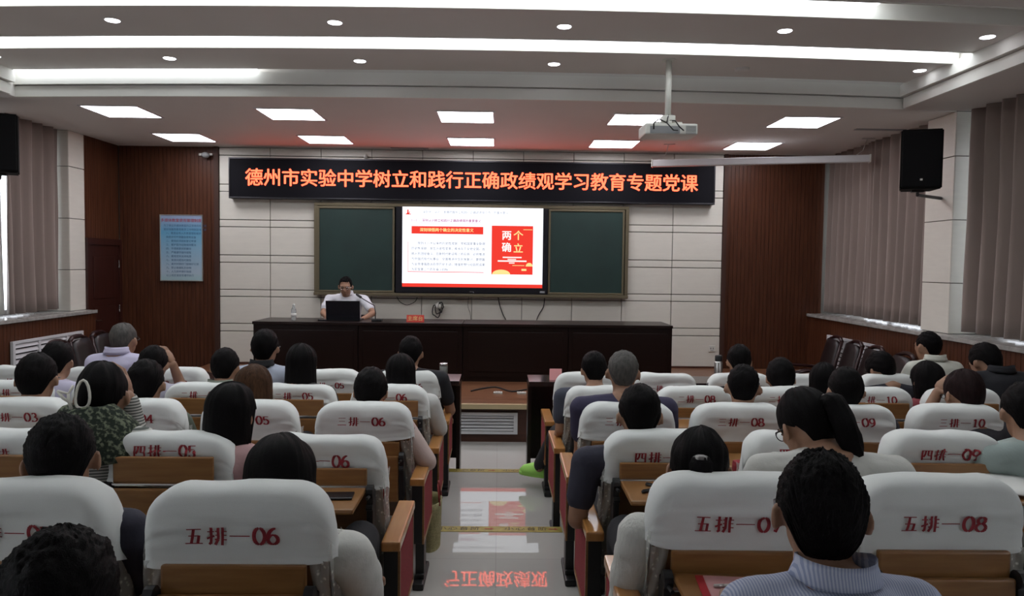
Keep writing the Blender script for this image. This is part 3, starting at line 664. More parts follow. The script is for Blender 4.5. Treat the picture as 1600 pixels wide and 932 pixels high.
for px, D, lab in ((1303, 8.95, 'farthest one, under the vent'), (1334, 8.40, 'second one, under the vent'), (1366, 7.85, 'third one, under the vent'), (1412, 7.28, 'nearest one, beside the white shirt man')):
    q = at(px, 540, D); conf_chair('dark red chair by the right wall, ' + lab, q.x - .12, q.y, PI/2 - .1)
# loudspeakers
def speaker(label, loc, rz, bx, by):
    t = thing('loudspeaker', label, 'loudspeaker', loc, rz)
    g = bpy.data.objects.new; bm = B(); vs = []
    prof = [(-.20,-.17),(.20,-.17),(.15,.17),(-.15,.17)]
    lo = [bm.verts.new((x, y, 0)) for x, y in prof]; hi = [bm.verts.new((x, y, .62)) for x, y in prof]
    bm.faces.new(list(reversed(lo))); bm.faces.new(hi)
    for k in range(4): bm.faces.new((lo[k], lo[(k+1)%4], hi[(k+1)%4], hi[k]))
    bmesh.ops.bevel(bm, geom=list(bm.edges), offset=.012, segments=2, affect='EDGES'); o = link('cabinet', bm, M_spk, t)
    bm = B(); box(bm, -.185, .185, -.182, -.168, .02, .60, .008); gr = link('grille', bm, mat('speaker_grille', (.008,.008,.009), .8, spec=.15, bump=1, bscale=500), t)
    bm = B(); box(bm, -.012, .012, -.186, -.182, .085, .105); link('badge', bm, M_plastic, gr)
    bm = B(); tube(bm, [(0, .0, .0), (0, 0, -.05), (bx*.5, by*.5, -.05), (bx, by, -.05)], .018, 8); box(bm, -.06, .06, -.03, .05, -.02, 0); link('wall_bracket', bm, M_black, t); t.scale = (.9,.9,.9)
    return t
q = at(1443, 296, 7.0); speaker('black loudspeaker on the right cream pillar', (q.x + .0, 7.1, q.z), math.radians(-20), .32, .48)
q = at(-8, 272, 7.4); speaker('black loudspeaker cut by the left edge of the photo', (-4.86, 7.35, q.z), math.radians(22), -.36, .10)
# projector
q = at(1043, 205, 6.38); t = thing('ceiling_projector', 'white projector hanging from a pole under the ceiling', 'projector', (q.x, 6.38, q.z))
h = ZH - q.z
bm = B(); tube(bm, [(0,0,.12), (0,0,h)], .026, 16); link('pole', bm, M_plastic, t, True)
bm = B(); lathe(bm, [(.06, h-.012), (.06, h)], n=18); link('ceiling_plate', bm, M_plastic, t)
bm = B(); box(bm, -.055, .055, -.05, .05, .075, .125, .006); box(bm, -.12, .12, -.015, .015, .055, .075); box(bm, -.015, .015, -.1, .1, .05, .07); [tube(bm, [(x, y_, .06), (x*1.2, y_*1.1, .03)], .007, 6) for x in (-.1, .1) for y_ in (-.06, .06)]; link('mount_bracket', bm, M_plastic, t)
bm = B(); box(bm, -.222, .222, -.15, .15, -.055, .04, .016); body = link('case', bm, M_plastic, t)
bm = B(); box(bm, -.18, .07, -.153, -.149, -.045, .015); link('connector_panel', bm, M_greyp, body)
bm = B(); [box(bm, .12, .205, -.155, -.150, -.045+i*.012, -.040+i*.012) for i in range(6)]; link('exhaust_grille', bm, M_greyp, body)
bm = B()
tube(bm, [(-.15,-.155,-.01), (-.16,-.2,.03), (-.1,-.12,.08), (-.02,-.05,.06), (.0,-.03,.12)], .006, 6); tube(bm, [(.05,-.155,-.02), (.0,-.22,-.03), (-.05,-.2,.03), (-.02,-.08,.09), (0,-.03,.13)], .005, 6); tube(bm, [(.1,-.155,-.02), (.05,-.21,.0), (.03,-.15,.06), (.01,-.05,.08)], .006, 6)
link('signal_leads', bm, M_cable, t, True)
# projection screen housing
a, b_ = at(1019, 255.5, 9.45), at(1359, 246, 8.75); L = (b_ - a).length; d_ = (b_ - a)
t = thing('projection_screen_case', 'long rolled up white projection screen case hung from the ceiling', 'projection screen', a, math.atan2(d_.y, d_.x)); sl = math.atan2(d_.z, math.hypot(d_.x, d_.y))
bm = B(); box(bm, 0, L, -.045, .045, -.045, .04, .012); link('case', bm, M_vent, t)
for x in (0, L): bm = B(); box(bm, x - .008, x + .008, -.05, .05, -.05, .045, .004); link('end_cap', bm, M_plastic, t)
for x in (.08, L - .15):
    bm = B(); tube(bm, [(x, 0, .04), (x + .08, .05, .1), (x+.12, .0, ZL - a.z)], .005, 6); box(bm, x + .06, x+.2, -.01, .01, ZL-a.z-.01, ZL-a.z); link('hanging_wire', bm, M_alu, t)
# ================================================================ AUDITORIUM SEATS
# song-style printed characters: skeleton strokes drawn with a broad nib (thick uprights, thin bars)
GL = {
 '一': [[(.05,.5),(.95,.5)]],
 '二': [[(.15,.78),(.85,.78)], [(.03,.15),(.97,.15)]],
 '三': [[(.12,.88),(.88,.88)], [(.18,.5),(.82,.5)], [(.03,.08),(.97,.08)]],
 '四': [[(.08,.9),(.08,.0)], [(.08,.88),(.92,.88)], [(.92,.9),(.92,.0)], [(.08,.08),(.92,.08)], [(.38,.88),(.36,.55),(.2,.3)], [(.62,.88),(.62,.42),(.85,.40)]],
 '五': [[(.1,.92),(.9,.92)], [(.48,.92),(.34,.05)], [(.18,.5),(.76,.5)], [(.76,.52),(.70,.05)], [(.02,.05),(.98,.05)]],
 '排': [[(.2,1),(.2,.02),(.1,.10)], [(.02,.76),(.36,.76)], [(.0,.34),(.36,.5)], [(.56,.98),(.56,.3),(.42,-.02)], [(.78,1),(.78,-.04)], [(.42,.78),(.56,.78)], [(.42,.54),(.56,.54)], [(.40,.28),(.56,.32)], [(.78,.78),(1,.78)], [(.78,.54),(.98,.54)], [(.78,.28),(1,.28)]],
 '—': [[(-.1,.5),(1.25,.5)]],
}
def arcp(cx, cy, rx, ry, a0, a1, n=14): return [(cx + rx*math.cos(math.radians(a0+(a1-a0)*i/n)), cy + ry*math.sin(math.radians(a0+(a1-a0)*i/n))) for i in range(n+1)]
DG = {
 '0': [arcp(.32,.5,.26,.49,0,360,22)],
 '1': [[(.32,.98),(.32,.02)], [(.12,.02),(.52,.02)], [(.14,.86),(.32,.96)]],
 '2': [arcp(.3,.74,.24,.24,150,-30)+[(.06,.04)], [(.06,.04),(.58,.04)]],
 '3': [arcp(.28,.75,.22,.23,140,-90), arcp(.28,.26,.27,.26,90,-140)],
 '4': [[(.42,.98),(.42,.02)], [(.42,.96),(.04,.30)], [(.04,.30),(.62,.30)], [(.25,.02),(.6,.02)]],
 '5': [[(.56,.95),(.14,.95)], [(.14,.95),(.12,.55)], arcp(.30,.32,.25,.30,130,-150)],
 '6': [arcp(.32,.30,.24,.28,0,360,20), arcp(.50,.40,.42,.58,95,190)],
 '7': [[(.06,.95),(.58,.95)], [(.58,.95),(.26,.02)]],
 '8': [arcp(.32,.74,.20,.23,0,360,18), arcp(.32,.26,.26,.26,0,360,18)],
 '9': [arcp(.32,.70,.24,.28,0,360,20), arcp(.14,.60,.42,.58,-85,10)],
}
def stroke_polys(pts, wx, wz, sub=.006):
    "a nib wx wide and wz high dragged along the points"
    out = []
    for (x0, z0), (x1, z1) in zip(pts, pts[1:]):
        L = math.hypot(x1-x0, z1-z0); n = max(1, int(L / sub)); dx, dz = (x1-x0)/max(L,1e-6), (z1-z0)/max(L,1e-6)
        half = abs(dz) * wx / 2 + abs(dx) * wz / 2; nx, nz = -dz, dx
        for k in range(n):
            a = (x0+(x1-x0)*k/n - dx*wz*.2*(k==0), z0+(z1-z0)*k/n - dz*wz*.2*(k==0)); b_ = (x0+(x1-x0)*(k+1)/n, z0+(z1-z0)*(k+1)/n)
            out.append([(a[0]-nx*half, a[1]-nz*half), (b_[0]-nx*half, b_[1]-nz*half), (b_[0]+nx*half, b_[1]+nz*half), (a[0]+nx*half, a[1]+nz*half)])
    return out
def seat_text(row, num):
    h = .044; polys = []; x = -.120; zc = 0
    for ch, adv in ((row, .054), ('排', .060), ('—', .054)):
        w = h * (1.12 if ch == '排' else 1.0) if ch != '—' else h * .85
        for st in GL[ch]: polys += stroke_polys([(x + p[0]*w, (p[1]-.5)*h) for p in st], .0070, .0027)
        x += adv
    for ch in num:
        for st in DG[ch]: polys += stroke_polys([(x + p[0]*.052, (p[1]-.5)*h) for p in st], .0094, .0030)
        x += .034
    return polys
CW, CR, CT, CTOP = .240, .100, .135, .95
def cover_pt(x, s, prm):
    "s 0..1: rear bottom, up, over the top, front bottom. x across"
    zb, tilt, seed, amp, tuck = prm
    W = CW; e = .05; ax = abs(x)
    c = CR - math.sqrt(max(0, CR*CR - max(0, ax-(W-CR))**2)) if ax > W-CR else 0
    k = math.sqrt(max(0, 1 - (max(0, ax-(W-e))/e)**2)); k = .35 + .65*k
    hr = .062; ztop = CTOP - c*.95 + .006*n1(x*5, seed*3.1) ; bot = zb + tilt*x + .006*n1(x*6, seed*7.7+5) - .012*(1-(x/W)**2)
    if s < .42: q = s/.42; z = bot + (ztop - hr - bot)*q; y = 0; nrm = (0,-1)
    elif s < .72: a = PI*(s-.42)/.30; y = CT/2*(1-math.cos(a)); z = ztop - hr + hr*math.sin(a)**.58 if 0 < a < PI else ztop - hr; y = CT/2*(1-math.copysign(abs(math.cos(a))**.75, math.cos(a))); nrm = (-math.cos(a), math.sin(a))
    else: q = (s-.72)/.28; y = CT; z = ztop - hr - (ztop-hr-(bot-.02))*q; nrm = (0, 1)
    wr = amp*(n1(x*4+seed, z*26+seed*2) + .5*n1(x*9-seed, z*40, seed) + .8*n1((x*.7+z*math.copysign(1,x))*11, (z-x*.4)*5, seed*1.3)) * (.35 if s < .30 else 1)
    if ax > W*.6 and s < .45: wr += amp*.8*n1(z*60, ax*10, seed)*((ax/W-.6)/.4)
    y = CT/2 + (y-CT/2)*k
    y += nrm[0]*0 + nrm[1]*wr*(1 if nrm[0] == 0 else 1)
    if s < .03: y -= .004
    x *= 1 + .30*(.88 - z)
    if s < .42: y += .11*(CTOP-.08-z) - tuck*max(0, .84-z)
    elif s > .72: y += .11*(CTOP-.08-z)
    return Vector((x, y, z + (wr*.5 if .42 <= s <= .72 else 0)))
def cover_mesh(prm):
    nx, ns = 34, 44; bm = B()
    xs = [CW*math.sin(PI/2*max(-1, min(1, (-1+2*i/(nx-1)))))*(.25) + CW*(-1+2*i/(nx-1))*.75 for i in range(nx)]
    vs = grid(bm, lambda u, v: cover_pt(xs[int(round(u*(nx-1)))], v, prm), nx, ns, flip=True)
    for i in (0, nx-1):          # side gussets joining rear and front
        col = vs[i]; n = ns//2
        for j in range(n-1):
            a, b_, c, d = col[j], col[j+1], col[ns-2-j], col[ns-1-j]
            try: bm.faces.new((a, b_, c, d) if i == 0 else (d, c, b_, a))
            except ValueError: pass
    bmesh.ops.recalc_face_normals(bm, faces=bm.faces)
    me = bpy.data.meshes.new('cloth_cover'); bm.to_mesh(me); bm.free(); me.materials.append(M_cloth); return me
COVERS = []
for k in range(7):
    rnd = random.Random(40 + k); COVERS.append((.752 + rnd.uniform(-.008, .008), rnd.uniform(-.05, .05), 1.7 + k*2.3, .0085 + .005*rnd.random(), 0))
COVERS.append((.76, -.03, 33.0, .010, 0)); COVERS.append((.795, .0, 41.0, .009, 0))
COVERS.append((.752, .10, 52.0, .007, 0))
cover_me = {}
def print_mesh(row, num, prm, zoff=0):
    bm = B(); base = CTOP - .115 + zoff
    for q in seat_text(row, num):
        vs = []
        for x, z in q:
            # rear-face parameter for this height
            zz = base + z + .02*0; lo, hi = 0.0, .56
            for _ in range(18):
                mid = (lo+hi)/2
                if cover_pt(x, mid, prm).z < zz: lo = mid
                else: hi = mid
            p = cover_pt(x, lo, prm); vs.append(bm.verts.new((p.x, p.y - .0055, p.z + (.0015 if lo > .42 else 0))))
        try: bm.faces.new(vs)
        except ValueError: pass
    return bm
def lean(z): return .11*(CTOP-.08-z)
# shared part meshes
def mk(fn, name, m):
    bm = B(); fn(bm); bmesh.ops.recalc_face_normals(bm, faces=bm.faces); me = bpy.data.meshes.new(name); bm.to_mesh(me); bm.free(); me.materials.append(m); return me
def shell(bm):
    def f(u, v):
        z = .34 + .50*v; wd = .225 + .012*math.sin(PI*v); a = 2*PI*u
        x = wd*max(-1, min(1, 1.12*math.cos(a))); y = lean(z) + .022 + .014*max(-1, min(1, 1.3*math.sin(a))) - .018*(1-(x/wd)**2)*0 + .02*(1-v)**2
        return (x, y, z)
    vs = grid(bm, f, 20, 8, wrapu=True); bm.faces.new([v[-1] for v in vs]); bm.faces.new([v[0] for v in reversed(vs)])
def cushion(bm):
    def f(u, v):
        z = .40 + .47*v; wd = .208; a = 2*PI*u; e = .6 + .4*math.sin(PI*min(1, max(0, v)))**.3
        return (wd*math.copysign(abs(math.cos(a))**.6, math.cos(a))*e, lean(z) + .075 + .042*math.copysign(abs(math.sin(a))**.6, math.sin(a))*e, z)
    vs = grid(bm, f, 22, 8, wrapu=True); bm.faces.new([v[-1] for v in vs]); bm.faces.new([v[0] for v in reversed(vs)])
def pan(bm): box(bm, -.225, .225, .16, .60, .39, .455, .022)
def pan_up(bm): box(bm, -.225, .225, .20, .275, .40, .78, .022)
me_shell = mk(shell, 'back_shell', M_chdark); me_cush = mk(cushion, 'back_cushion', M_redfab)
me_pan = mk(pan, 'seat', M_redfab); me_panup = mk(pan_up, 'seat', M_redfab)
me_stop = mk(lambda bm: box(bm, -.185, .185, -.020, 0, 0, .115, .007), 'book_ledge', M_chwood)
me_tabo = mk(lambda bm: box(bm, -.185, .185, -.26, 0, -.018, 0, .007), 'writing_tablet', M_chwood)
me_tabc = mk(lambda bm: box(bm, -.185, .185, -.018, 0, -.25, -.012, .007), 'writing_tablet', M_chwood)
me_rod = mk(lambda bm: tube(bm, [(-.195, -.018, 0), (.195, -.018, 0)], .0065, 8), 'support_rod', M_chrome)
def brk(bm):
    box(bm, -.012, .012, -.04, .03, -.24, -.02, .006); tube(bm, [(-.012,-.03,-.015),(.012,-.03,-.015)], .026, 12); tube(bm, [(-.012,-.045,-.07),(.012,-.045,-.07)], .012, 8); tube(bm, [(0,-.03,-.03),(0,-.10,-.02)], .006, 6)
me_brk = mk(brk, 'hinge_bracket', M_black)
ARMZ = .60
def armcap(bm):
    y0, y1 = -.12, .36; vs = []
    box(bm, -.035, .035, y0, y1, ARMZ-.038, ARMZ, .008)
me_arm = mk(armcap, 'armrest', M_arm)
me_armb = mk(lambda bm: box(bm, -.028, .028, -.10, .33, .26, ARMZ-.038, .004), 'support_panel', M_black)
me_armr = mk(lambda bm: box(bm, -.003, .003, -.085, .315, .285, ARMZ-.055, .001), 'side_upholstery', M_redfab)
me_arme = mk(lambda bm: [box(bm, -.0045, .0045, a, b_, c, d) for a, b_, c, d in ((-.10,-.088,.26,ARMZ-.038),(.318,.33,.26,ARMZ-.038),(-.088,.318,.26,.275))], 'wood_edging', M_chwood)
me_leg = mk(lambda bm: box(bm, -.022, .022, .02, .12, .03, .27, .004), 'leg', M_black)
me_foot = mk(lambda bm: (box(bm, -.028, .028, -.06, .24, 0, .035, .01), box(bm, -.024, .024, 0, .15, .03, .06, .01)), 'foot', M_black)
# lace flaps
ml = bpy.data.materials.new('lace_cloth'); ml.use_nodes = True; nt = ml.node_tree; b0 = nt.nodes['Principled BSDF']; N = nt.nodes.new
b0.inputs['Base Color'].default_value = (.72, .73, .68, 1); b0.inputs['Roughness'].default_value = .9
tc = N('ShaderNodeTexCoord'); vo = N('ShaderNodeTexVoronoi'); vo.inputs['Scale'].default_value = 55; rr = N('ShaderNodeValToRGB'); rr.color_ramp.elements[0].position = .10; rr.color_ramp.elements[1].position = .32
rr.color_ramp.elements[0].color = (1,1,1,1); rr.color_ramp.elements[1].color = (.42,.42,.42,1); nt.links.new(tc.outputs['Object'], vo.inputs['Vector']); nt.links.new(vo.outputs[0], rr.inputs[0]); nt.links.new(rr.outputs[0], b0.inputs['Alpha'])
def lace_side(sx):
    def fn(bm):
        def f(u, v):
            z = .80 - .46*v; y = lean(z) + .012 + .14*u*(1-.15*v); o = .012*math.sin(u*9 + v*5) + .01*n1(u*6, v*9, sx)
            return (sx*(.236 + .012*v + o*.6), y, z + .02*math.sin(u*PI)*v)
        grid(bm, f, 10, 16)
    return fn
def lace_rear(sx):
    def fn(bm):
        def f(u, v):
            z = .76 - .40*v; x = sx*(.238 - .05*u*(1-v*.5) + .008*v); return (x, lean(z) + .012 - .006*math.sin(u*8+v*14) - .004, z)
        grid(bm, f, 7, 14)
    return fn
me_lace = {sx: (mk(lace_side(sx), 'lace_flap', ml), mk(lace_rear(sx), 'lace_flap', ml)) for sx in (-1, 1)}
def arm_stand(parent, x, outer):
    a = link('armrest', me_arm, None, parent); a.location.x = x
    for me in (me_armb, me_leg, me_foot): o = link(me.name.split('.')[0], me, None, a)
    if outer:
        o = link('side_upholstery', me_armr, None, a); o.location.x = outer * .0285
        o = link('wood_edging', me_arme, None, a); o.location.x = outer * .0285
DZT = {5:.70, 4:.775, 3:.70, 2:.765, 1:.72, 6:.72}
CN = {5:'五', 4:'四', 3:'三', 2:'二', 1:'一', 6:'六'}
ORD = {1:'first', 2:'second', 3:'third', 4:'fourth', 5:'fifth', 6:'sixth'}
LD = {5:1.87, 4:2.77, 3:3.65, 2:4.52, 1:5.42, 6:1.0}; RD = {5:1.98, 4:2.88, 3:3.70, 2:4.55, 1:5.42, 6:1.02}
FLR = {1:.11, 2:.11, 3:.20, 4:.20, 5:.285, 6:.285}; SCZ = {1:.957, 2:1.0, 3:.963, 4:1.008, 5:1.0, 6:1.0}
def seat_x(n): return -.67 - .575*(6-n) if n <= 6 else .665 + .575*(n-7)
def seat_pos(row, n): return Vector((seat_x(n), (LD if n <= 6 else RD)[row] + .012*abs(n-6.5)*(1 if n <= 6 else 1), FLR[row]))
OPEN = {(5,7), (4,6), (4,7), (4,9), (3,8), (2,8), (2,9), (1,9), (3,3)}
OCC = set()
def seat(row, n, cov, empty=False):
    p = seat_pos(row, n); p.z = fz(p.y + .1); opn = (row, n) in OPEN
    wn = ['','one','two','three','four','five','six','seven','eight','nine','ten','eleven','twelve'][n]
    lab = 'folding seat with white cover, %s row, number %s%s' % (ORD[row], wn, ', tablet folded out' if opn else ', first on the right of the aisle' if n == 7 else ', on the left of the aisle' if n == 6 else '')
    if row == 6: lab = 'folding auditorium seat in the rearmost row, %s side of the aisle' % ('left' if n <= 6 else 'right')
    t = thing('auditorium_seat', lab, 'auditorium seat', p, random.Random(row*31+n).uniform(-.02, .02), 'rows of auditorium seats')
    t.scale.z = SCZ[row]
    link('back_shell', me_shell, None, t, True); link('back_cushion', me_cush, None, t, True)
    link('seat', me_panup if empty else me_pan, None, t)
    prm = COVERS[cov]
    if cov not in cover_me: cover_me[cov] = cover_mesh(prm)
    c = link('cloth_cover', cover_me[cov], None, t, True)
    pr = print_mesh(CN[min(row,5)], '%02d' % n, prm, {(4,5):.056, (4,6):.025, (4,7):.02}.get((row, n), {5:-.004, 3:.026, 4:.035, 2:.045}.get(row, .0))); bmesh.ops.recalc_face_normals(pr, faces=pr.faces); link('printed_number', pr, M_print, c)
    for sx in (-1, 1):
        for me in me_lace[sx]: link('lace_flap', me, None, t, True)
    dz = DZT[row]
    yy = lean(dz) - .012
    if row in (4, 2): yy -= .012
    o = link('book_ledge', me_stop, None, t); o.location = (0, yy, dz + .002); o.scale.z = .55 if opn else .86
    if row not in (4, 2): o.location.z = dz - .06; o.location.y += .008; o.scale.z = 1
    o = link('writing_tablet', me_tabo if opn else me_tabc, None, t); o.location = (0, yy - .02, dz)
    o = link('support_rod', me_rod, None, t); o.location = (0, yy - .008, dz if row in (4,2) else dz - .045)
    for sx in (-1, 1): o = link('hinge_bracket', me_brk, None, t); o.location = (sx*.20, yy, dz)
    first, last = (n == 7), (n == 6)
    arm_stand(t, -.2875, -1 if first else 0)
    if last: arm_stand(t, .2875, 1)
    return t
rows = {5:[5,6,7,8], 4:[4,5,6,7,8,9,10], 3:[3,4,5,6,7,8,9,10,11], 2:[2,3,4,5,6,7,8,9,10,11], 1:[1,2,3,4,5,6,7,8,9,10,11,12], 6:[6,7]}
EMPTY = {(4,6), (3,7+99), (4,8), (4,9), (1,5+99)}
cv = {(5,6):0, (5,5):1, (5,7):2, (5,8):3, (4,5):7, (4,6):4, (4,7):5, (4,9):7, (3,6):9, (3,10):9}
SEATS = {}
for r, ns in rows.items():
    for n in ns: SEATS[(r, n)] = seat(r, n, cv.get((r, n), (r*3+n) % 7), (r, n) in EMPTY)
# ================================================================ PEOPLE
def rotm(yaw, pitch, roll): return (Matrix.Rotation(math.radians(yaw), 3, 'Z') @ Matrix.Rotation(math.radians(-pitch), 3, 'X') @ Matrix.Rotation(math.radians(roll), 3, 'Y'))
SKINS = {}
def hand(bm, wrist, dirv, palmn, s=1, curl=.6):
    "palm and five fingers: wrist point, direction of the fingers, palm normal"
    d = Vector(dirv).normalized(); n = Vector(palmn); n = (n - d*n.dot(d)).normalized(); x = d.cross(n).normalized(); w = Vector(wrist)
    pc = w + d*.045*s
    ellipsoid(bm, pc, (.042*s, .048*s, .017*s), Matrix((x, d, n)).transposed(), 12, 8)
    for k, (off, ln) in enumerate(((-.030,.062), (-.010,.074), (.010,.070), (.029,.054))):
        p0 = w + d*.080*s + x*off*s; a = curl*.55; d1 = (d*math.cos(a) + n*math.sin(a)); p1 = p0 + d1*ln*.5*s; a = curl*1.5; d2 = d*math.cos(a) + n*math.sin(a); p2 = p1 + d2*ln*.5*s
        capsule(bm, p0 - d*.02*s, .0092*s, p1, .0085*s, 8); capsule(bm, p1, .0085*s, p2, .007*s, 8)
    side_ = -1
    p0 = w + d*.022*s + x*side_*.030*s; p1 = p0 + (x*side_*.8 + d*.7 + n*.4).normalized()*.035*s; p2 = p1 + (d*.8 + n*.6 + x*side_*.1).normalized()*.030*s
    capsule(bm, p0, .012*s, p1, .010*s, 8); capsule(bm, p1, .010*s, p2, .0085*s, 8)
def head_bm(bm, c, R, s, glasses=False):
    def P(x, y, z): return c + R @ Vector((x*s, y*s, z*s))
    def E(p, r, rot=None): ellipsoid(bm, P(*p), tuple(q*s for q in r), R if rot is None else R @ rot, 20, 14)
    E((0,-.014,.028), (.074,.090,.086)); E((0,.022,-.035), (.060,.062,.072)); E((0,.045,-.075), (.036,.034,.032))
    E((0,.048,.022), (.058,.040,.036)); E((0,-.03,-.03), (.062,.058,.055))
    capsule(bm, P(0,.080,.012), .010*s, P(0,.098,-.022), .014*s, 10); E((.012,.088,-.026), (.008,.010,.008)); E((-.012,.088,-.026), (.008,.010,.008))
    E((0,.078,-.053), (.022,.012,.006)); E((0,.077,-.062), (.019,.012,.006))
    for sx in (-1, 1):
        E((sx*.034,.060,-.012), (.020,.022,.018)); E((sx*.030,.078,.024), (.022,.010,.007))
        E((sx*.085,-.012,-.008), (.008,.018,.029), Matrix.Rotation(sx*.45, 3, 'Z')); E((sx*.076,.002,-.014), (.012,.012,.020))
    return P
def hair_mesh(c, R, s, style, seed, res=1.0):
    """closed shell of hair round the skull. style: short, crew, bob, long, tied, bald-ish"""
    st = {'short': dict(front=.052, side=-.006, nape=-.072, t=.012, hang=0, len=0), 'crew': dict(front=.055, side=.006, nape=-.058, t=.005, hang=0, len=0),
          'thin': dict(front=.075, side=.0, nape=-.060, t=.006, hang=0, len=0),
          'bushy': dict(front=.045, side=-.03, nape=-.085, t=.020, hang=.3, len=0),
          'bob': dict(front=.035, side=-.085, nape=-.115, t=.020, hang=.95, len=0), 'shoulder': dict(front=.03, side=-.17, nape=-.19, t=.018, hang=1, len=0),
          'long': dict(front=.03, side=-.22, nape=-.30, t=.017, hang=1, len=0), 'tied': dict(front=.050, side=-.012, nape=-.078, t=.010, hang=0, len=0)}[style]
    nu, nv = int(56*res), int(30*res)
    rx, ry, rz = .076 + st['t']*(.62 if not st['len'] and st['hang'] < .5 else 1), .092 + st['t']*1.05, .090 + st['t']
    C = Vector((0, -.016, .028)); bm = B()
    fx = 70 if style in ('bob','shoulder','long') else 44
    def zend(phi):    # phi 0 = face, 180 = back
        a = abs(phi)
        def sm(x): x = max(0, min(1, x)); return x*x*(3-2*x)
        if a < fx: return st['front'] + .004*n1(phi*.2, seed)
        if a < fx+22: return st['front'] + (st['side']-st['front'])*sm((a-fx)/22)
        if a < 112 and st['hang'] < .5:
            return st['side'] + .022*math.sin(PI*(a-fx-22)/(112-fx-22))     # over the ear
        return st['side'] + (st['nape']-st['side'])*sm((a-112)/28) if a > 112 else st['side']
    jag = .010 if style in ('short','bushy','crew') else .02
    def f(u, v):
        phi = u*360 - 180; ze = zend(phi) + jag*n1(u*60, seed)*.6; cosv = None
        p = math.radians(phi)
        # angle range on the ellipsoid from the pole to ze
        zc = (ze - C.z)/rz
        te = math.acos(max(-1, min(1, zc))) if not st['hang'] else None
        if te is not None:
            q = min(1, v/.9); th = te*q; r = math.sin(th); z = math.cos(th)*rz
            if zc < -.2: r = max(r, .0) if th < PI/2 else (math.sin(th)*.6 + .4*min(1, math.sin(min(th, PI/2)))) 
        else:
            q = min(1, v/.9); tot = PI/2*rz + max(0, C.z - ze); L = q*((PI/2*rz + (C.z-ze)) if ze < C.z else math.acos(max(-1, min(1, zc)))*rz)
            if L < PI/2*rz: th = L/rz; r = math.sin(th); z = math.cos(th)*rz
            else: dz = L - PI/2*rz; z = -dz; r = (1 - (1-st['hang'])*.5*(dz/.1)**2) * (1 - (.10 if style == 'bob' else -.02 if style == 'long' else .04)*max(0, dz-.06)/.06)
        if v > .9: r *= (.80 - .55*(v-.9)/.1); z += .012*(v > .95)
        strand = n1(u*70*res, v*2.2, seed)*.0030 + n1(u*22, v*4, seed+3)*.0045
        if style in ('short','crew','bushy'): strand = n1(u*38, v*24, seed)*.0026 + n1(u*12, v*9, seed+5)*.0038 + (.0022*n1(u*90, v*60, seed) if res > 1.2 else 0)
        rr = r*(1 + 0) ; x = math.sin(p)*rx*rr; y = math.cos(p)*ry*rr
        L2 = math.hypot(x, y) or 1; k = 1 + strand/max(L2, .03)*min(1, v*4); zz = z + strand*math.cos(min(1, v)*PI/2)*1.5
        if style in ('tied',): y *= 1; 
        front = max(0, math.cos(p))
        if z < -.02 and st['hang'] > .5 and abs(phi) < 95: x *= 1 - .04
        return c + R @ (Vector((C.x + x*k, C.y + y*k*(1 - .06*front*(v > .5)), C.z + zz))*s)
    vs = grid(bm, f, nu, nv, wrapu=True)
    bmesh.ops.contextual_create if False else None
    try: bm.faces.new([v[-1] for v in vs])
    except ValueError: pass
    bmesh.ops.remove_doubles(bm, verts=bm.verts, dist=.0006); bmesh.ops.recalc_face_normals(bm, faces=bm.faces)
    return bm
def tuft(bm, c, R, s, pts, radii, n=16, seed=0, grooves=.06):
    "a bundle of hair along points in head space, grooved into strands"
    P = [c + R @ (Vector(p)*s) for p in pts]; rings = []; m = 6; full = []; rad = []
    for i in range(len(P)-1):
        p0, p1, p2, p3 = P[max(i-1,0)], P[i], P[i+1], P[min(i+2, len(P)-1)]
        for k in range(m):
            q = k/m; full.append(.5*((2*p1)+(p2-p0)*q+(2*p0-5*p1+4*p2-p3)*q*q+(3*p1-p0-3*p2+p3)*q**3)); rad.append(radii[i]+(radii[i+1]-radii[i])*q)
    full.append(P[-1]); rad.append(radii[-1]); px = None
    for i, p in enumerate(full):
        d = (full[min(i+1, len(full)-1)] - full[max(i-1, 0)]).normalized(); x, y = ring_frame(d)
        if px is not None: x = (px - d*px.dot(d)).normalized(); y = x.cross(d)
        px = x; ring = []
        for k in range(n):
            a = 2*PI*k/n; g = 1 + grooves*math.sin(k*PI*.97 + seed) + .12*n1(k*1.7, i*.25, seed); ring.append(bm.verts.new(p + (x*math.cos(a)*1.15 + y*math.sin(a)*.85)*rad[i]*s*g))
        rings.append(ring)
    for a, b_ in zip(rings, rings[1:]):
        for k in range(n): bm.faces.new((a[k], a[(k+1)%n], b_[(k+1)%n], b_[k]))
    bm.faces.new(list(reversed(rings[0]))); bm.faces.new(rings[-1])
SHOE = {}
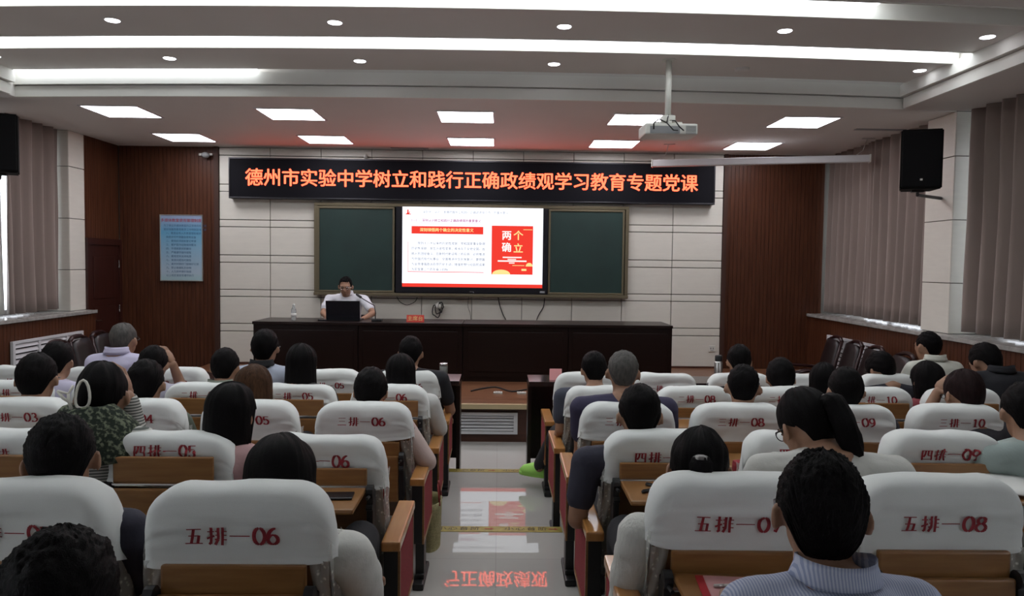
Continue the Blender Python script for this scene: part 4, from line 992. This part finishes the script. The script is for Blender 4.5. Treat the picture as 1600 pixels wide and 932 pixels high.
def shoe_parts(parent, m, laced=False):
    if not SHOE:
        def f(u, v):
            a = 2*PI*u; y = -.13 + .27*v; wd = .036*(.75 + .6*math.sin(PI*min(1, v*.9+.08))) * (1 if v < .85 else math.sqrt(max(.05, 1-((v-.85)/.15)**2))); h = .085*(1-v)**.8 + .032 if v > .3 else .10
            return (wd*math.cos(a), y, .02 + max(0, math.sin(a))*h*(1 if v < .95 else .6) - max(0, -math.sin(a))*.004)
        bm = B(); vs = grid(bm, f, 16, 11, wrapu=True); bm.faces.new([v[0] for v in vs]); bm.faces.new([v[-1] for v in vs]); bmesh.ops.recalc_face_normals(bm, faces=bm.faces); SHOE['u'] = bpy.data.meshes.new('shoe'); bm.to_mesh(SHOE['u']); bm.free()
        bm = B(); vs = grid(bm, lambda u, v: (.043*math.cos(2*PI*u), .005 + .142*math.sin(2*PI*u), .024*v), 20, 3, wrapu=True); bm.faces.new([v[0] for v in vs]); bm.faces.new([v[-1] for v in vs]); bmesh.ops.recalc_face_normals(bm, faces=bm.faces); SHOE['s'] = bpy.data.meshes.new('sole'); bm.to_mesh(SHOE['s']); bm.free()
        bm = B(); [tube(bm, [(-.022, .01+.022*k, .092-.012*k), (0, .012+.022*k, .102-.013*k), (.022, .01+.022*k, .092-.012*k)], .003, 5) for k in range(4)]; SHOE['l'] = bpy.data.meshes.new('laces'); bm.to_mesh(SHOE['l']); bm.free()
    k = 'u' + m.name
    if k not in SHOE:
        SHOE[k] = SHOE['u'].copy(); SHOE[k].materials.append(m); SHOE['s' + m.name] = SHOE['s'].copy(); SHOE['s' + m.name].materials.append(m)
    up = link('shoe', SHOE[k], None, parent, True); link('sole', SHOE['s' + m.name], None, up, True)
    if laced: l = link('laces', SHOE['l'].copy(), m, up)
    return up
def person(label, head, floor, body=None, yaw=0, pitch=10, roll=0, s=1.0, hair='short', hairm=None, shirt=(.2,.2,.2), shirtm=None, sleeve='short', collar=None, glasses=False,
           larm=None, rarm=None, lhand=None, rhand=None, female=False, seatz=.46, tail=None, clip=None, vox=.015, face=0, hres=1.0, hipx=None, extra=None, skin=None, lankle=None, shoem=None, hunch=.03, hipy=None, shw=1.0):
    """head: world point of the crown. Everything else hangs off it; feet on the floor."""
    hm = hairm or M_hair; R = rotm(yaw - (math.degrees(math.atan2(head[0], head[1]))*.85 if not face else 0), pitch, roll); Rz = Matrix.Rotation(face, 3, 'Z')
    Rh = Rz @ R; c = Vector(head) - Vector((0, 0, .122*s))
    fw = Rz @ Vector((0,1,0)); rt = Rz @ Vector((1,0,0)); up = Vector((0,0,1))
    neck = c + Rh @ Vector((0, -.030, -.09))*s; nb = neck - fw*(.03 + hunch*.6)*s - up*(.048 - hunch)*s          # neck base
    hipz = floor + seatz + .04; sh = nb - up*.035*s
    L = .47*s; dz = nb.z - hipz; dyy = math.sqrt(max(.0, L*L - dz*dz)) if dz < L else .02
    hip = Vector((nb.x, nb.y, hipz)) + fw*min(dyy, .24 if hipy is None else hipy)
    if hipx is not None: hip.x = hipx
    origin = Vector((hip.x, hip.y, floor))
    t = thing('person', label, 'person', origin, 0, None)
    Lc = lambda v: Vector(v) - origin
    sw = (.165 if female else .185)*s*shw; sp = lambda a: hip.lerp(nb, a) - fw*.03*math.sin(PI*a)
    shl, shr = sh - rt*sw - up*.025*s + fw*.01, sh + rt*sw - up*.025*s + fw*.01
    def armpts(sx, spec):
        S0 = shl if sx < 0 else shr
        if spec is None:
            el = S0 + rt*sx*.05 + fw*.13 - up*.24*s; wr = el + fw*.20 - rt*sx*.10 + up*.02
        else: el, wr = [Vector(q) for q in spec]
        # keep real arm lengths
        d = el - S0; el = S0 + d.normalized()*min(max(d.length, .22*s), .31*s); d = wr - el; wr = el + d.normalized()*min(max(d.length, .19*s), .27*s)
        return S0, el, wr
    arms = {-1: armpts(-1, larm), 1: armpts(1, rarm)}
    # legs
    legs = []
    for sx in (-1, 1):
        h0 = hip + rt*sx*.085; kn = h0 + fw*.38*s + up*.03 + rt*sx*.03; an = Vector((kn.x, kn.y, floor + .08)) + fw*.02; 
        if lankle and sx < 0: an = Vector(lankle); kn = h0.lerp(an, .5) + up*.16 + fw*.06
        legs.append((h0, kn, an))
    tor = [(hip - up*.03, .165, .11), (sp(.2), .150 if female else .16, .105), (sp(.45), .135 if female else .155, .10), (sp(.72), .150 if female else .172, .108), (sp(.9), .145 if female else .165, .090), (nb - up*.005, .075, .062), (nb + up*.02, .058, .056)]
    tor = [(Lc(p), a*s, b_*s) for p, a, b_ in tor]
    def torso(bm, infl=0, top=7):
        # rings with the body's own facing
        rings = []
        secs = tor[:top]
        for i, (p, a, b_) in enumerate(secs):
            d = (secs[min(i+1, len(secs)-1)][0] - secs[max(i-1,0)][0]).normalized(); yv = d.cross(rt).normalized()
            rings.append([bm.verts.new(p + rt*(a+infl)*math.cos(2*PI*k/18) + yv*(b_+infl)*math.sin(2*PI*k/18)) for k in range(18)])
        for a, b_ in zip(rings, rings[1:]):
            for k in range(18): bm.faces.new((a[k], a[(k+1)%18], b_[(k+1)%18], b_[k]))
        bm.faces.new(list(reversed(rings[0]))); bm.faces.new(rings[-1])
    # body
    bm = B(); torso(bm); P = head_bm(bm, Lc(c), Rh, s)
    capsule(bm, Lc(nb - up*.03), .058*s, Lc(neck), .054*s, 14); capsule(bm, Lc(neck), .054*s, P(0,-.02,-.03), .055*s, 14)
    for sx in (-1, 1):
        S0, el, wr = arms[sx]
        capsule(bm, Lc(nb - up*.03), .045*s, Lc(S0), .052*s); capsule(bm, Lc(S0), .050*s, Lc(el), .038*s); capsule(bm, Lc(el), .038*s, Lc(wr), .026*s)
    for h0, kn, an in legs:
        capsule(bm, Lc(h0), .080*s, Lc(kn), .055*s); capsule(bm, Lc(kn), .054*s, Lc(an), .036*s); capsule(bm, Lc(an), .036, Lc(an + fw*.10 - up*.045), .03)
    me = remesh(bm, vox*.72 if vox < .012 else vox*.8, 2)
    hb = B()
    for sx in (-1, 1):
        S0, el, wr = arms[sx]; spec = lhand if sx < 0 else rhand
        if spec: dv, pn, cu = spec
        else: dv, pn, cu = (wr - el) + up*-.02, -up, .6
        dv = Vector(dv); pn = Vector(pn); b2 = B()
        hand(hb, Lc(wr), dv, pn, s*(.95 if female else 1.02), cu); b2.free()
    add_mesh(me, hb)
    ob = link('body', me, skin or M_skin, t, True)
    # eyes
    bm = B()
    for sx in (-1, 1): ellipsoid(bm, P(sx*.031, .079, .010), (.012*s, .006*s, .006*s), Rh, 8, 6)
    link('eyes', bm, M_eye, t, True)
    bm = B()
    for sx in (-1, 1): tube(bm, [P(sx*.014,.090,.026), P(sx*.030,.091,.031), P(sx*.046,.082,.027)], .0028*s, 5)
    link('eyebrows', bm, hm, t, True)
    # hair
    res = hres; hbm = hair_mesh(Lc(c), Rh, s, hair, (head[0]*13.7 + head[1]*3.1), res)
    hr = link('hair', hbm, hm, t, True)
    if tail:
        bm = B(); tuft(bm, Lc(c), Rh, s, tail, [.018] + [.036 if len(tail) > 5 else .027]*(len(tail)-3) + [.026, .006] if len(tail) > 3 else [.02, .028, .005], 20, head[0]*5)
        link('ponytail', bm, hm, hr, True); bm = B(); p0 = Lc(c) + Rh @ (Vector(tail[0])*s); p1 = Lc(c) + Rh @ (Vector(tail[1])*s); d = (p1-p0).normalized()
        tube(bm, [p0 + d*.004, p0 + d*.02], .024*s, 14); link('hair_tie', bm, mat('silver_tie', (.25,.24,.23), .35, .6), hr, True)
    if clip:
        bm = B(); cc = Vector(clip)
        def Q(x, y, z): return Lc(c) + Rh @ ((cc + Vector((x*1.25,y,z*1.25)))*s)
        tube(bm, [Q(.018*math.cos(a*PI/8) + .012, -.012, .038*math.sin(a*PI/8) - .006*math.cos(a*PI/4)) for a in range(17)], .0055, 8, False)
        tube(bm, [Q(-.012,-.012,.030), Q(-.022,-.018,.008), Q(-.050,-.012,.016)], .0055, 8); tube(bm, [Q(-.022,-.018,.008), Q(-.020,-.016,-.014), Q(-.012,-.012,-.038)], .006, 8); tube(bm, [Q(-.05,-.012,.016), Q(-.034,-.018,-.004), Q(-.012,-.014,-.018)], .006, 8)
        o = link('claw_clip', bm, mat('ivory_clip', (.70,.68,.60), .35), hr, True, label='ivory coloured open claw clip')
    if glasses:
        gm = M_chrome if glasses == 'metal' else M_black; bm = B()
        for sx in (-1, 1):
            tube(bm, [P(sx*(.033 + .022*math.cos(a*PI/7)), .096 - .006*abs(math.cos(a*PI/7)), .008 + .016*math.sin(a*PI/7)) for a in range(15)], .0017*s, 5, False)
            tube(bm, [P(sx*.055,.090,.012), P(sx*.080,.05,.010), P(sx*.085,.0,.006), P(sx*.082,-.02,-.004)], .002*s, 5)
        tube(bm, [P(-.011,.096,.012), P(.011,.096,.012)], .002*s, 5); link('glasses', bm, gm, t, True)
    # shirt
    sm = shirtm or mat('shirt_%02d%02d%02d' % tuple(int(q*99) for q in shirt), shirt, .85, noise_amt=.08, nscale=12, bump=.25, bscale=90)
    bm = B(); infl = .014; torso(bm, infl, 6)
    for sx in (-1, 1):
        S0, el, wr = arms[sx]; capsule(bm, Lc(nb - up*.036), .060*s, Lc(S0 - up*.004), .064*s); 
        if sleeve == 'short': e = S0.lerp(el, .62); capsule(bm, Lc(S0), .062*s, Lc(e), .058*s)
        elif sleeve == 'puff': capsule(bm, Lc(S0), .064*s, Lc(S0.lerp(el, .45)), .068*s, 14); capsule(bm, Lc(S0.lerp(el, .45)), .068*s, Lc(S0.lerp(el, .9)), .050*s, 14)
        elif sleeve == 'elbow': capsule(bm, Lc(S0), .062*s, Lc(S0.lerp(el, .9)), .058*s)
        else:
            k = 1.08 if sleeve == 'thick' else 1; capsule(bm, Lc(S0), .062*s*k, Lc(el), .050*s*k, 14); capsule(bm, Lc(el), .050*s*k, Lc(el.lerp(wr, .88)), .038*s*k, 14)
    me = remesh(bm, vox, 3)
    if vox < .0125:      # cloth creases on the nearer people
        me.calc_loop_triangles()
        for v in me.vertices:
            q = v.co; v.co = q + v.normal*(.006*n1(q.x*9, q.y*9, q.z*22) + .002*n1(q.x*30, q.y*26, q.z*40))
    link('top', me, sm, t, True)
    if collar:
        bm = B(); cm = sm if collar is True else collar
        def f(u, v):
            a = 2*PI*u; r = .066 + .010*v - (.0 if v < .6 else .004); z = (.035 - .045*max(0, v-.5)*2 + .022*min(1, v*2)*.6) if False else (-.005 + .052*min(1, v/.5) - .040*max(0, (v-.5)/.5))
            r += .010*max(0, (v-.5)/.5); z -= .022*max(0, math.cos(a))
            return Lc(nb) + (rt*math.sin(a)*r*1.02 + fw*math.cos(a)*(r*.98) + up*(z+.004) )*s
        grid(bm, f, 26, 7, wrapu=True); o = link('collar', bm, cm, t, True); q = o.modifiers.new('s', 'SOLIDIFY'); q.thickness = .003
    # trousers and shoes
    bm = B()
    capsule(bm, Lc(hip - rt*.075), .105*s, Lc(hip + rt*.075), .105*s, 12)
    for h0, kn, an in legs: capsule(bm, Lc(h0), .092*s, Lc(kn), .068*s); capsule(bm, Lc(kn), .068*s, Lc(an + up*.02), .052*s)
    link('trousers', remesh(bm, max(vox*1.3, .018), 2), M_pants, t, True)
    for h0, kn, an in legs:
        a = Lc(an); so = shoe_parts(t, (shoem if shoem else M_shoe) if h0 is legs[0][0] else M_shoe, shoem is not None and h0 is legs[0][0]); so.scale = (1.12,)*3 if (lankle and h0 is legs[0][0]) else (1,1,1); so.location = a + fw*.05 - up*.08; so.rotation_euler.z = face + (1.15 if lankle and h0 is legs[0][0] else 0)
    if extra: extra(t, Lc, dict(c=c, nb=nb, R=Rh, P=P, arms=arms, fw=fw, rt=rt, up=up, s=s))
    return t
def crown(px, top, D): return at(px, top, D)
mg = mat('neon_green', (.42, .85, .16), .6)
def au(label, px, top, D, row, **k):
    "audience member: crown pixel, distance and the row whose floor they use"
    k.setdefault('vox', .0105 if D < 2.6 else .014 if D < 4.2 else .017)
    k.setdefault('s', 1.0); k.setdefault('hres', 1.5 if D < 2.6 else 1.0)
    return person(label, crown(px, top, D), FLR[row], **k)
W_ = (.62, .62, .66); LIL = (.50, .47, .60)
# ---- sixth row (nearest the camera)
shirt1 = stripes_mat('blue_white_stripe', (.50, .53, .64), (.30, .34, .50), 62, 'X', .85)
def p1x(t, Lc, i): pass
au('man in a blue and white striped collared shirt, nearest the camera at right', 1284, 709, 1.30, 6, hair='short', glasses=True, shirtm=shirt1, collar=True, s=.90, yaw=8, pitch=4, hunch=.04, shw=.82, sleeve='short', vox=.009, hres=2.0,
   larm=(Vector((.34,1.42,.93)), at(1180, 925, 1.64)), lhand=(Vector((.3,1,.25)), Vector((0,0,-1)), .5))
au('person seen only as a dark head at the lower left corner', 92, 842, 1.22, 6, hair='bushy', shirt=(.03,.03,.04), s=1.02, pitch=14, yaw=-8, hres=2.0)
# ---- fifth row
q = seat_pos(5, 6)
au('woman with black bob hair and white puff sleeves, seat 06 of the fifth row', 437, 690, 2.12, 5, hair='bob', shirt=(.70,.70,.66), sleeve='puff', female=True, s=1.06, pitch=22, yaw=4, shw=1.12,
   rarm=(at(570, 925, 2.12) , at(572, 902, 2.45)))
au('man with short black hair, fifth row left, in front of the striped knit', 96, 652, 2.10, 5, hair='short', shirt=(.03,.03,.05), s=1.05, pitch=12, yaw=-4, roll=-3)
knit = mat('white_knit', (.66,.66,.62), .95, bump=1.0, bscale=120, stretch=(1, 1, .3))
au('woman with low black ponytail and white cable knit sweater, fifth row by the aisle', 1094, 672, 2.20, 5, hair='tied', shirtm=knit, sleeve='thick', female=True, s=1.04, pitch=14, yaw=0, shw=1.05, tail=[(0,-.106,.040),(0,-.116,.022),(0,-.116,-.03),(0,-.108,-.09),(0,-.095,-.15)],
   larm=(at(985, 905, 2.15), at(1010, 925, 2.40)))
au('woman in white with long ponytail, head bent to the left, fifth row right', 1262, 610, 2.52, 5, hunch=.055, hair='tied', shirt=(.64,.64,.60), sleeve='long', female=True, s=1.08, pitch=32, yaw=32, roll=-4, shw=1.2, glasses=True, tail=[(.02,-.098,.05),(.03,-.125,.035),(.035,-.13,-.02),(.04,-.12,-.08),(.055,-.105,-.13),(.085,-.10,-.155)], hipx=1.12)
# ---- fourth row
navy = (.022, .024, .045)
au('man in a navy t-shirt leaning left on the armrest, fourth row by the aisle', 1000, 604, 3.08, 4, hair='short', shirt=navy, sleeve='short', s=1.06, pitch=16, yaw=5, shw=1.15, larm=(at(903, 805, 2.95), at(945, 815, 3.15)), hipx=.62)
au('woman with long black hair and a pink top, fourth row left', 362, 603, 2.98, 4, hair='shoulder', shirt=(.55,.34,.34), female=True, s=1.02, pitch=8, yaw=-24, sleeve='long')
tweed = tweed_mat('green_black_tweed', (.012,.020,.012), (.16,.18,.12), 70)
def shawl(t, Lc, i):
    bm = B(); nb, rt, fw, up = i['nb'], i['rt'], i['fw'], i['up']
    def f(u, v):
        a = 2*PI*u; r = .072 + .155*v + .012*n1(u*8, v*4); z = .085 - .05*v - .15*v*v + .01*n1(u*12, v*5, 2)
        return Lc(nb) + rt*math.sin(a)*r*1.05 + fw*(math.cos(a)*r*.72 + .01) + up*z
    grid(bm, f, 40, 10, wrapu=True); o = link('tweed_collar', bm, tweed, t, True); q = o.modifiers.new('s', 'SOLIDIFY'); q.thickness = .008
stripe2 = stripes_mat('grey_stripe_knit', (.10,.11,.10), (.50,.50,.46), 26, 'Z', .9)
au('woman with an ivory claw clip and green black tweed, hand against her cheek', 160, 569, 2.98, 4, hair='tied', shirtm=stripe2, sleeve='long', female=True, s=1.12, pitch=10, yaw=-12, shw=1.05, hunch=.05, clip=(-.042,-.114,.006), extra=shawl,
   rarm=(at(212, 690, 3.1), at(203, 640, 3.05)), rhand=(Vector((-.03,.02,.1)), Vector((-1,0,0)), .5))
au('person at the right photo edge with short dark hair and pale shirt', 1604, 601, 3.02, 4, hair='short', shirt=(.35,.42,.40), sleeve='short', s=1.05, pitch=18, yaw=12)
# ---- third row
au('woman with short black hair and pale pink sleeves, third row by the aisle', 580, 579, 3.92, 3, hair='bushy', shirt=(.60,.47,.43), sleeve='long', female=True, s=1.0, pitch=16, yaw=-10, shw=1.1, glasses=True, rarm=(at(668, 722, 3.80), at(640, 722, 4.05)))
au('woman with shoulder length brown hair, third row left', 396, 574, 3.92, 3, hair='shoulder', hairm=M_hairb, shirt=(.35,.33,.30), female=True, s=1.03, pitch=10, yaw=6)
au('man with neat black hair and a dark green top, third row, seat 04', 228, 564, 3.92, 3, hair='short', shirt=(.10,.12,.09), s=1.08, pitch=8, yaw=-10, sleeve='short')
au('man with full black hair in seat 03 of the third row, far left', 58, 554, 3.92, 3, hair='short', shirt=(.05,.05,.06), s=1.12, pitch=8, yaw=-14, glasses=True)
au('man with greying crew cut and dark navy t-shirt, third row by the aisle', 974, 548, 3.92, 3, hair='crew', hairm=M_hairg, shirt=(.035,.03,.07), s=1.02, pitch=4, yaw=2, shw=1.18, larm=(at(908, 700, 3.9), at(900, 730, 4.1)))
au('man with flat cropped black hair, third row, seat 08', 1162, 570, 3.92, 3, hair='crew', hairm=M_hair, shirt=(.04,.04,.05), s=1.05, pitch=6, yaw=-2)
au('man with round cropped black hair, third row, seat 09', 1322, 576, 3.92, 3, hair='short', shirt=(.03,.03,.04), s=1.05, pitch=10, yaw=8)
au('woman with dark reddish tied hair holding her glasses, third row, seat 10', 1506, 580, 3.92, 3, hair='tied', hairm=M_hairr, shirt=(.05,.05,.06), female=True, s=1.10, pitch=14, yaw=30, glasses=True, sleeve='short',
   larm=(at(1446, 668, 4.0), at(1456, 632, 4.05)), lhand=(Vector((.07,.0,.07)), Vector((.4,.5,-.4)), 1.0))
# ---- second row
au('woman with long dark hair and white sleeve on the armrest, second row by the aisle', 626, 556, 4.78, 2, hair='long', hairm=M_hair, shirt=(.62,.62,.60), sleeve='elbow', female=True, s=1.02, pitch=10, yaw=4, shw=1.15, rarm=(at(683, 660, 4.75), at(668, 672, 4.98)))
au('woman with long loose black hair, second row, seat 05', 471, 540, 4.78, 2, hair='long', shirt=(.03,.03,.03), female=True, s=1.05, pitch=4, yaw=-4)
au('man in a grey green shirt with black hair, second row, seat 04', 352, 546, 4.78, 2, hair='short', shirt=(.24,.26,.21), collar=True, s=1.03, pitch=12, yaw=-12, shw=1.1)
au('person in a pale lilac shirt with short black hair, second row far left', 90, 536, 4.78, 2, hair='short', shirt=LIL, s=1.08, pitch=12, yaw=-18, sleeve='short', shw=1.05)
au('man in a dark grey t-shirt with elbow on armrest, second row right by the aisle', 928, 551, 4.80, 2, hair='short', shirt=(.05,.055,.08), s=.98, pitch=12, yaw=8, shw=1.15, larm=(at(876, 668, 4.7), at(868, 690, 4.95)), lankle=at(843, 731, 5.55), shoem=mg)
au('person with thick black hair, second row, seat 09', 1220, 563, 4.80, 2, hair='bushy', shirt=(.03,.03,.04), s=1.03, pitch=10, yaw=6)
au('woman with long dark hair mostly hidden behind the third row man', 1288, 570, 4.80, 2, hair='long', shirt=(.03,.03,.04), female=True, s=1.0, pitch=6)
au('woman with long black hair looking left, second row right', 1448, 568, 4.85, 2, hair='shoulder', shirt=(.20,.03,.04), female=True, s=1.05, pitch=8, yaw=30)
au('man in a black jacket bowing his head, far right', 1540, 538, 4.95, 2, hair='short', shirt=(.008,.008,.012), sleeve='long', collar=True, s=1.06, pitch=28, yaw=38, roll=0, shw=1.4, hunch=.07, hipx=3.35)
# ---- first row
au('man with glasses and black collared striped polo, first row left', 415, 516, 5.60, 1, hair='short', shirt=(.42,.46,.56), collar=mat('black_cloth', (.01,.01,.012), .9), s=1.16, pitch=2, yaw=-14, glasses=True, sleeve='short')
au('man in a black t-shirt at the aisle end of the left first row', 642, 527, 5.60, 1, hair='short', shirt=(.012,.012,.016), s=1.06, pitch=8, yaw=-6, glasses=True, shw=1.2, rarm=(at(704, 642, 5.6), at(696, 652, 5.85)))
au('balding man with glasses and pale lilac shirt, far left by the door', 194, 505, 5.65, 1, hair='thin', hairm=M_hairg, shirt=(.58,.55,.72), collar=True, s=1.12, pitch=2, hunch=.06, shw=.82, hipx=-3.02, yaw=-24, glasses=True, sleeve='short')
au('man holding his right hand to his head, second row left', 240, 542, 4.80, 2, hair='short', shirt=(.48,.46,.55), s=1.03, pitch=10, yaw=-8, hipx=-2.32, sleeve='short', rarm=(at(284, 606, 4.95), at(273, 577, 4.88)), rhand=(Vector((-.04,.0,.09)), Vector((-1,0,-.2)), .7))
au('man with short black hair beside the steel flask, first row right', 1155, 540, 5.60, 1, hair='short', shirt=(.05,.05,.06), s=1.06, pitch=6, yaw=8)
au('person bending forward with curly dark hair, first row right', 1376, 553, 5.62, 1, hair='bushy', shirt=(.03,.03,.04), s=1.08, pitch=30, yaw=40)
au('man in a white shirt looking left beside the right timber wall', 1450, 518, 5.62, 1, hair='crew', hairm=M_hair, shirt=(.62,.62,.55), collar=True, s=1.02, pitch=4, yaw=38, sleeve='short', shw=.85, hunch=.045)
# ---- the speaker behind the desk
top = at(540, 433, 9.62)
person('man in a white shirt and glasses speaking behind the desk', top, ZS, face=PI, yaw=4, pitch=14, s=1.06, hair='thin', hairm=M_hair, shirt=(.72,.74,.80), collar=True, glasses='metal', sleeve='short', shw=1.15, vox=.010, hres=1.2, seatz=.42, hipy=.05,
       larm=(at(583, 490, 9.55), at(566, 499, 9.32)), rarm=(at(505, 490, 9.55), at(512, 497, 9.32)), skin=M_skin)
t = thing('office_chair', 'black office chair the speaker sits on behind the desk', 'chair', (top.x, 9.62, ZS))
bm = B(); box(bm, -.24, .24, -.22, .22, .36, .42, .02); link('seat', bm, M_black, t)
bm = B(); box(bm, -.22, .22, .20, .25, .45, .72, .02); link('backrest', bm, M_black, t)
for sx in (-1, 1):
    for sy in (-1, 1): bm = B(); tube(bm, [(sx*.2, sy*.19, 0), (sx*.2, sy*.19, .37)], .016); link('leg', bm, M_chrome, t)
# ================================================================ SMALL THINGS ON THE SEATS
def tab_z(row): return fz(seat_pos(row, 7).y + .1) + DZT[row] * SCZ[row]
p = seat_pos(4, 6); t = thing('mobile_phone', 'black phone lying on the open tablet of the fourth row', 'phone', (p.x + .085, p.y - .16, tab_z(4)), .05)
bm = B(); box(bm, -.075, .075, -.038, .038, 0, .009, .004); link('phone_body', bm, M_bezel, t)
p = seat_pos(4, 7); z = tab_z(4)
def pen(label, x, y, a, m, tipm=None, n='pen'):
    t = thing(n, label, 'pen', (x, y, z), a); bm = B(); tube(bm, [(-.065,0,.006),(.05,0,.006),(.068,0,.006)], [.005,.005,.0015], 8); link('barrel', bm, m, t, True)
    bm = B(); tube(bm, [(-.068,0,.006),(-.03,0,.006)], .0058, 8); box(bm, -.066, -.03, -.0015, .0015, .011, .014); link('cap', bm, tipm or M_black, t, True)
pen('dark blue pen crossing on the open tablet', p.x - .07, p.y - .17, .5, mat('pen_blue', (.02,.03,.12), .3)); pen('white pen crossing the dark one', p.x - .045, p.y - .15, -.7, M_plastic); pen('black pen lying right of the crossed pens', p.x - .01, p.y - .15, .1, M_bezel)
t = thing('key_ring', 'small metal key ring beside the pens', 'keys', (p.x - .03, p.y - .185, z)); bm = B(); tube(bm, [(.014*math.cos(a*PI/6), .014*math.sin(a*PI/6), .003) for a in range(13)], .0015, 6, False); link('ring', bm, M_chrome, t, True)
bm = B(); box(bm, .012, .045, -.006, .006, .001, .004); link('key', bm, mat('red_plastic', (.4,.03,.03), .4), t)
t = thing('paper_sheet', 'white paper edge on the tablet beside the ponytail', 'paper', (p.x + .10, p.y - .18, z), .3); bm = B(); box(bm, -.05, .09, -.08, .09, 0, .004); link('sheets', bm, M_paper, t)
# red folder with pen
p = seat_pos(5, 7); z = tab_z(5)
t = thing('red_folder', 'open red folder on the tablet in front of the striped shirt man', 'folder', (p.x - .02, p.y - .14, z), -.1); mr = mat('red_folder_cover', (.42,.015,.025), .45)
bm = B(); box(bm, -.12, .12, -.09, .09, 0, .006, .002); link('cover', bm, mr, t); bm = B(); box(bm, -.10, .10, -.08, .08, .006, .010); link('paper_block', bm, mat('pink_paper', (.6,.3,.3), .7), t)
t = thing('pen', 'pale pen resting across the red folder', 'pen', (p.x - .04, p.y - .12, z + .011), .12); bm = B(); tube(bm, [(-.06,0,.004),(.05,0,.004),(.065,0,.004)], [.004,.004,.001], 8); link('barrel', bm, M_plastic, t, True); bm = B(); tube(bm, [(-.065,0,.004),(-.04,0,.004)], .0048, 8); link('cap', bm, M_alu, t, True)
# papers on 4-09
p = seat_pos(4, 9); z = tab_z(4)
t = thing('newspaper', 'large white papers with a red corner on the tablet of seat 四排—09', 'papers', (p.x + .06, p.y - .12, z + .004), -.25)
bm = B(); grid(bm, lambda u, v: ((u-.5)*.36, (v-.5)*.26, .006 + .02*math.sin(u*3)*.5 + .012*v), 8, 6); o = link('sheets', bm, M_paper, t, True); q_ = o.modifiers.new('s', 'SOLIDIFY'); q_.thickness = .006
bm = B(); box(bm, -.235, -.16, -.10, .06, .0, .006); link('red_corner', bm, mat('red_print_paper', (.5,.08,.06), .6, noise_amt=.8, nscale=40), t)
p = seat_pos(3, 3); t = thing('rolled_booklet', 'cream rolled booklet on the tablet at the far left', 'booklet', (p.x - .06, p.y - .15, tab_z(3) + .025), .1)
bm = B(); tube(bm, [(-.16,0,0),(.13,0,0)], .028, 16, True); link('paper_roll', bm, mat('cream_paper', (.66,.64,.50), .6), t, True)
bm = B(); box(bm, .13, .20, -.03, .03, -.025, .012, .006); link('dark_clip', bm, M_black, t)
# bag and shoe
t = thing('tote_bag', 'straw coloured tote bag standing in the left aisle edge', 'bag', (-.375, 4.2, fz(4.2)))
mstraw = mat('straw_weave', (.36,.32,.16), .9, noise_amt=.3, nscale=60, bump=.8, bscale=120)
bm = B(); grid(bm, lambda u, v: (.055*math.cos(2*PI*u)*(1+.15*v), .12*math.sin(2*PI*u)*(1+.1*v), .27*v), 20, 8, wrapu=True); bm.faces.new([v for v in bm.verts if v.co.z < .001]); o = link('bag_body', bm, mstraw, t, True); q_ = o.modifiers.new('s', 'SOLIDIFY'); q_.thickness = .006
bm = B(); [tube(bm, [(x, -.07, .25), (x*.8, -.04, .36), (x*.7, .04, .36), (x, .07, .25)], .006, 6) for x in (-.055, .055)]; link('handle', bm, mat('red_strap', (.3,.03,.03), .6), t, True)
q = at(624, 925, 3.42); t = thing('shoe', 'beige shoe at the bottom edge left of the aisle', 'shoe', (q.x, 3.42, fz(3.42)), math.radians(20)); shoe_parts(t, mat('beige_shoe', (.45,.42,.34), .7), True)
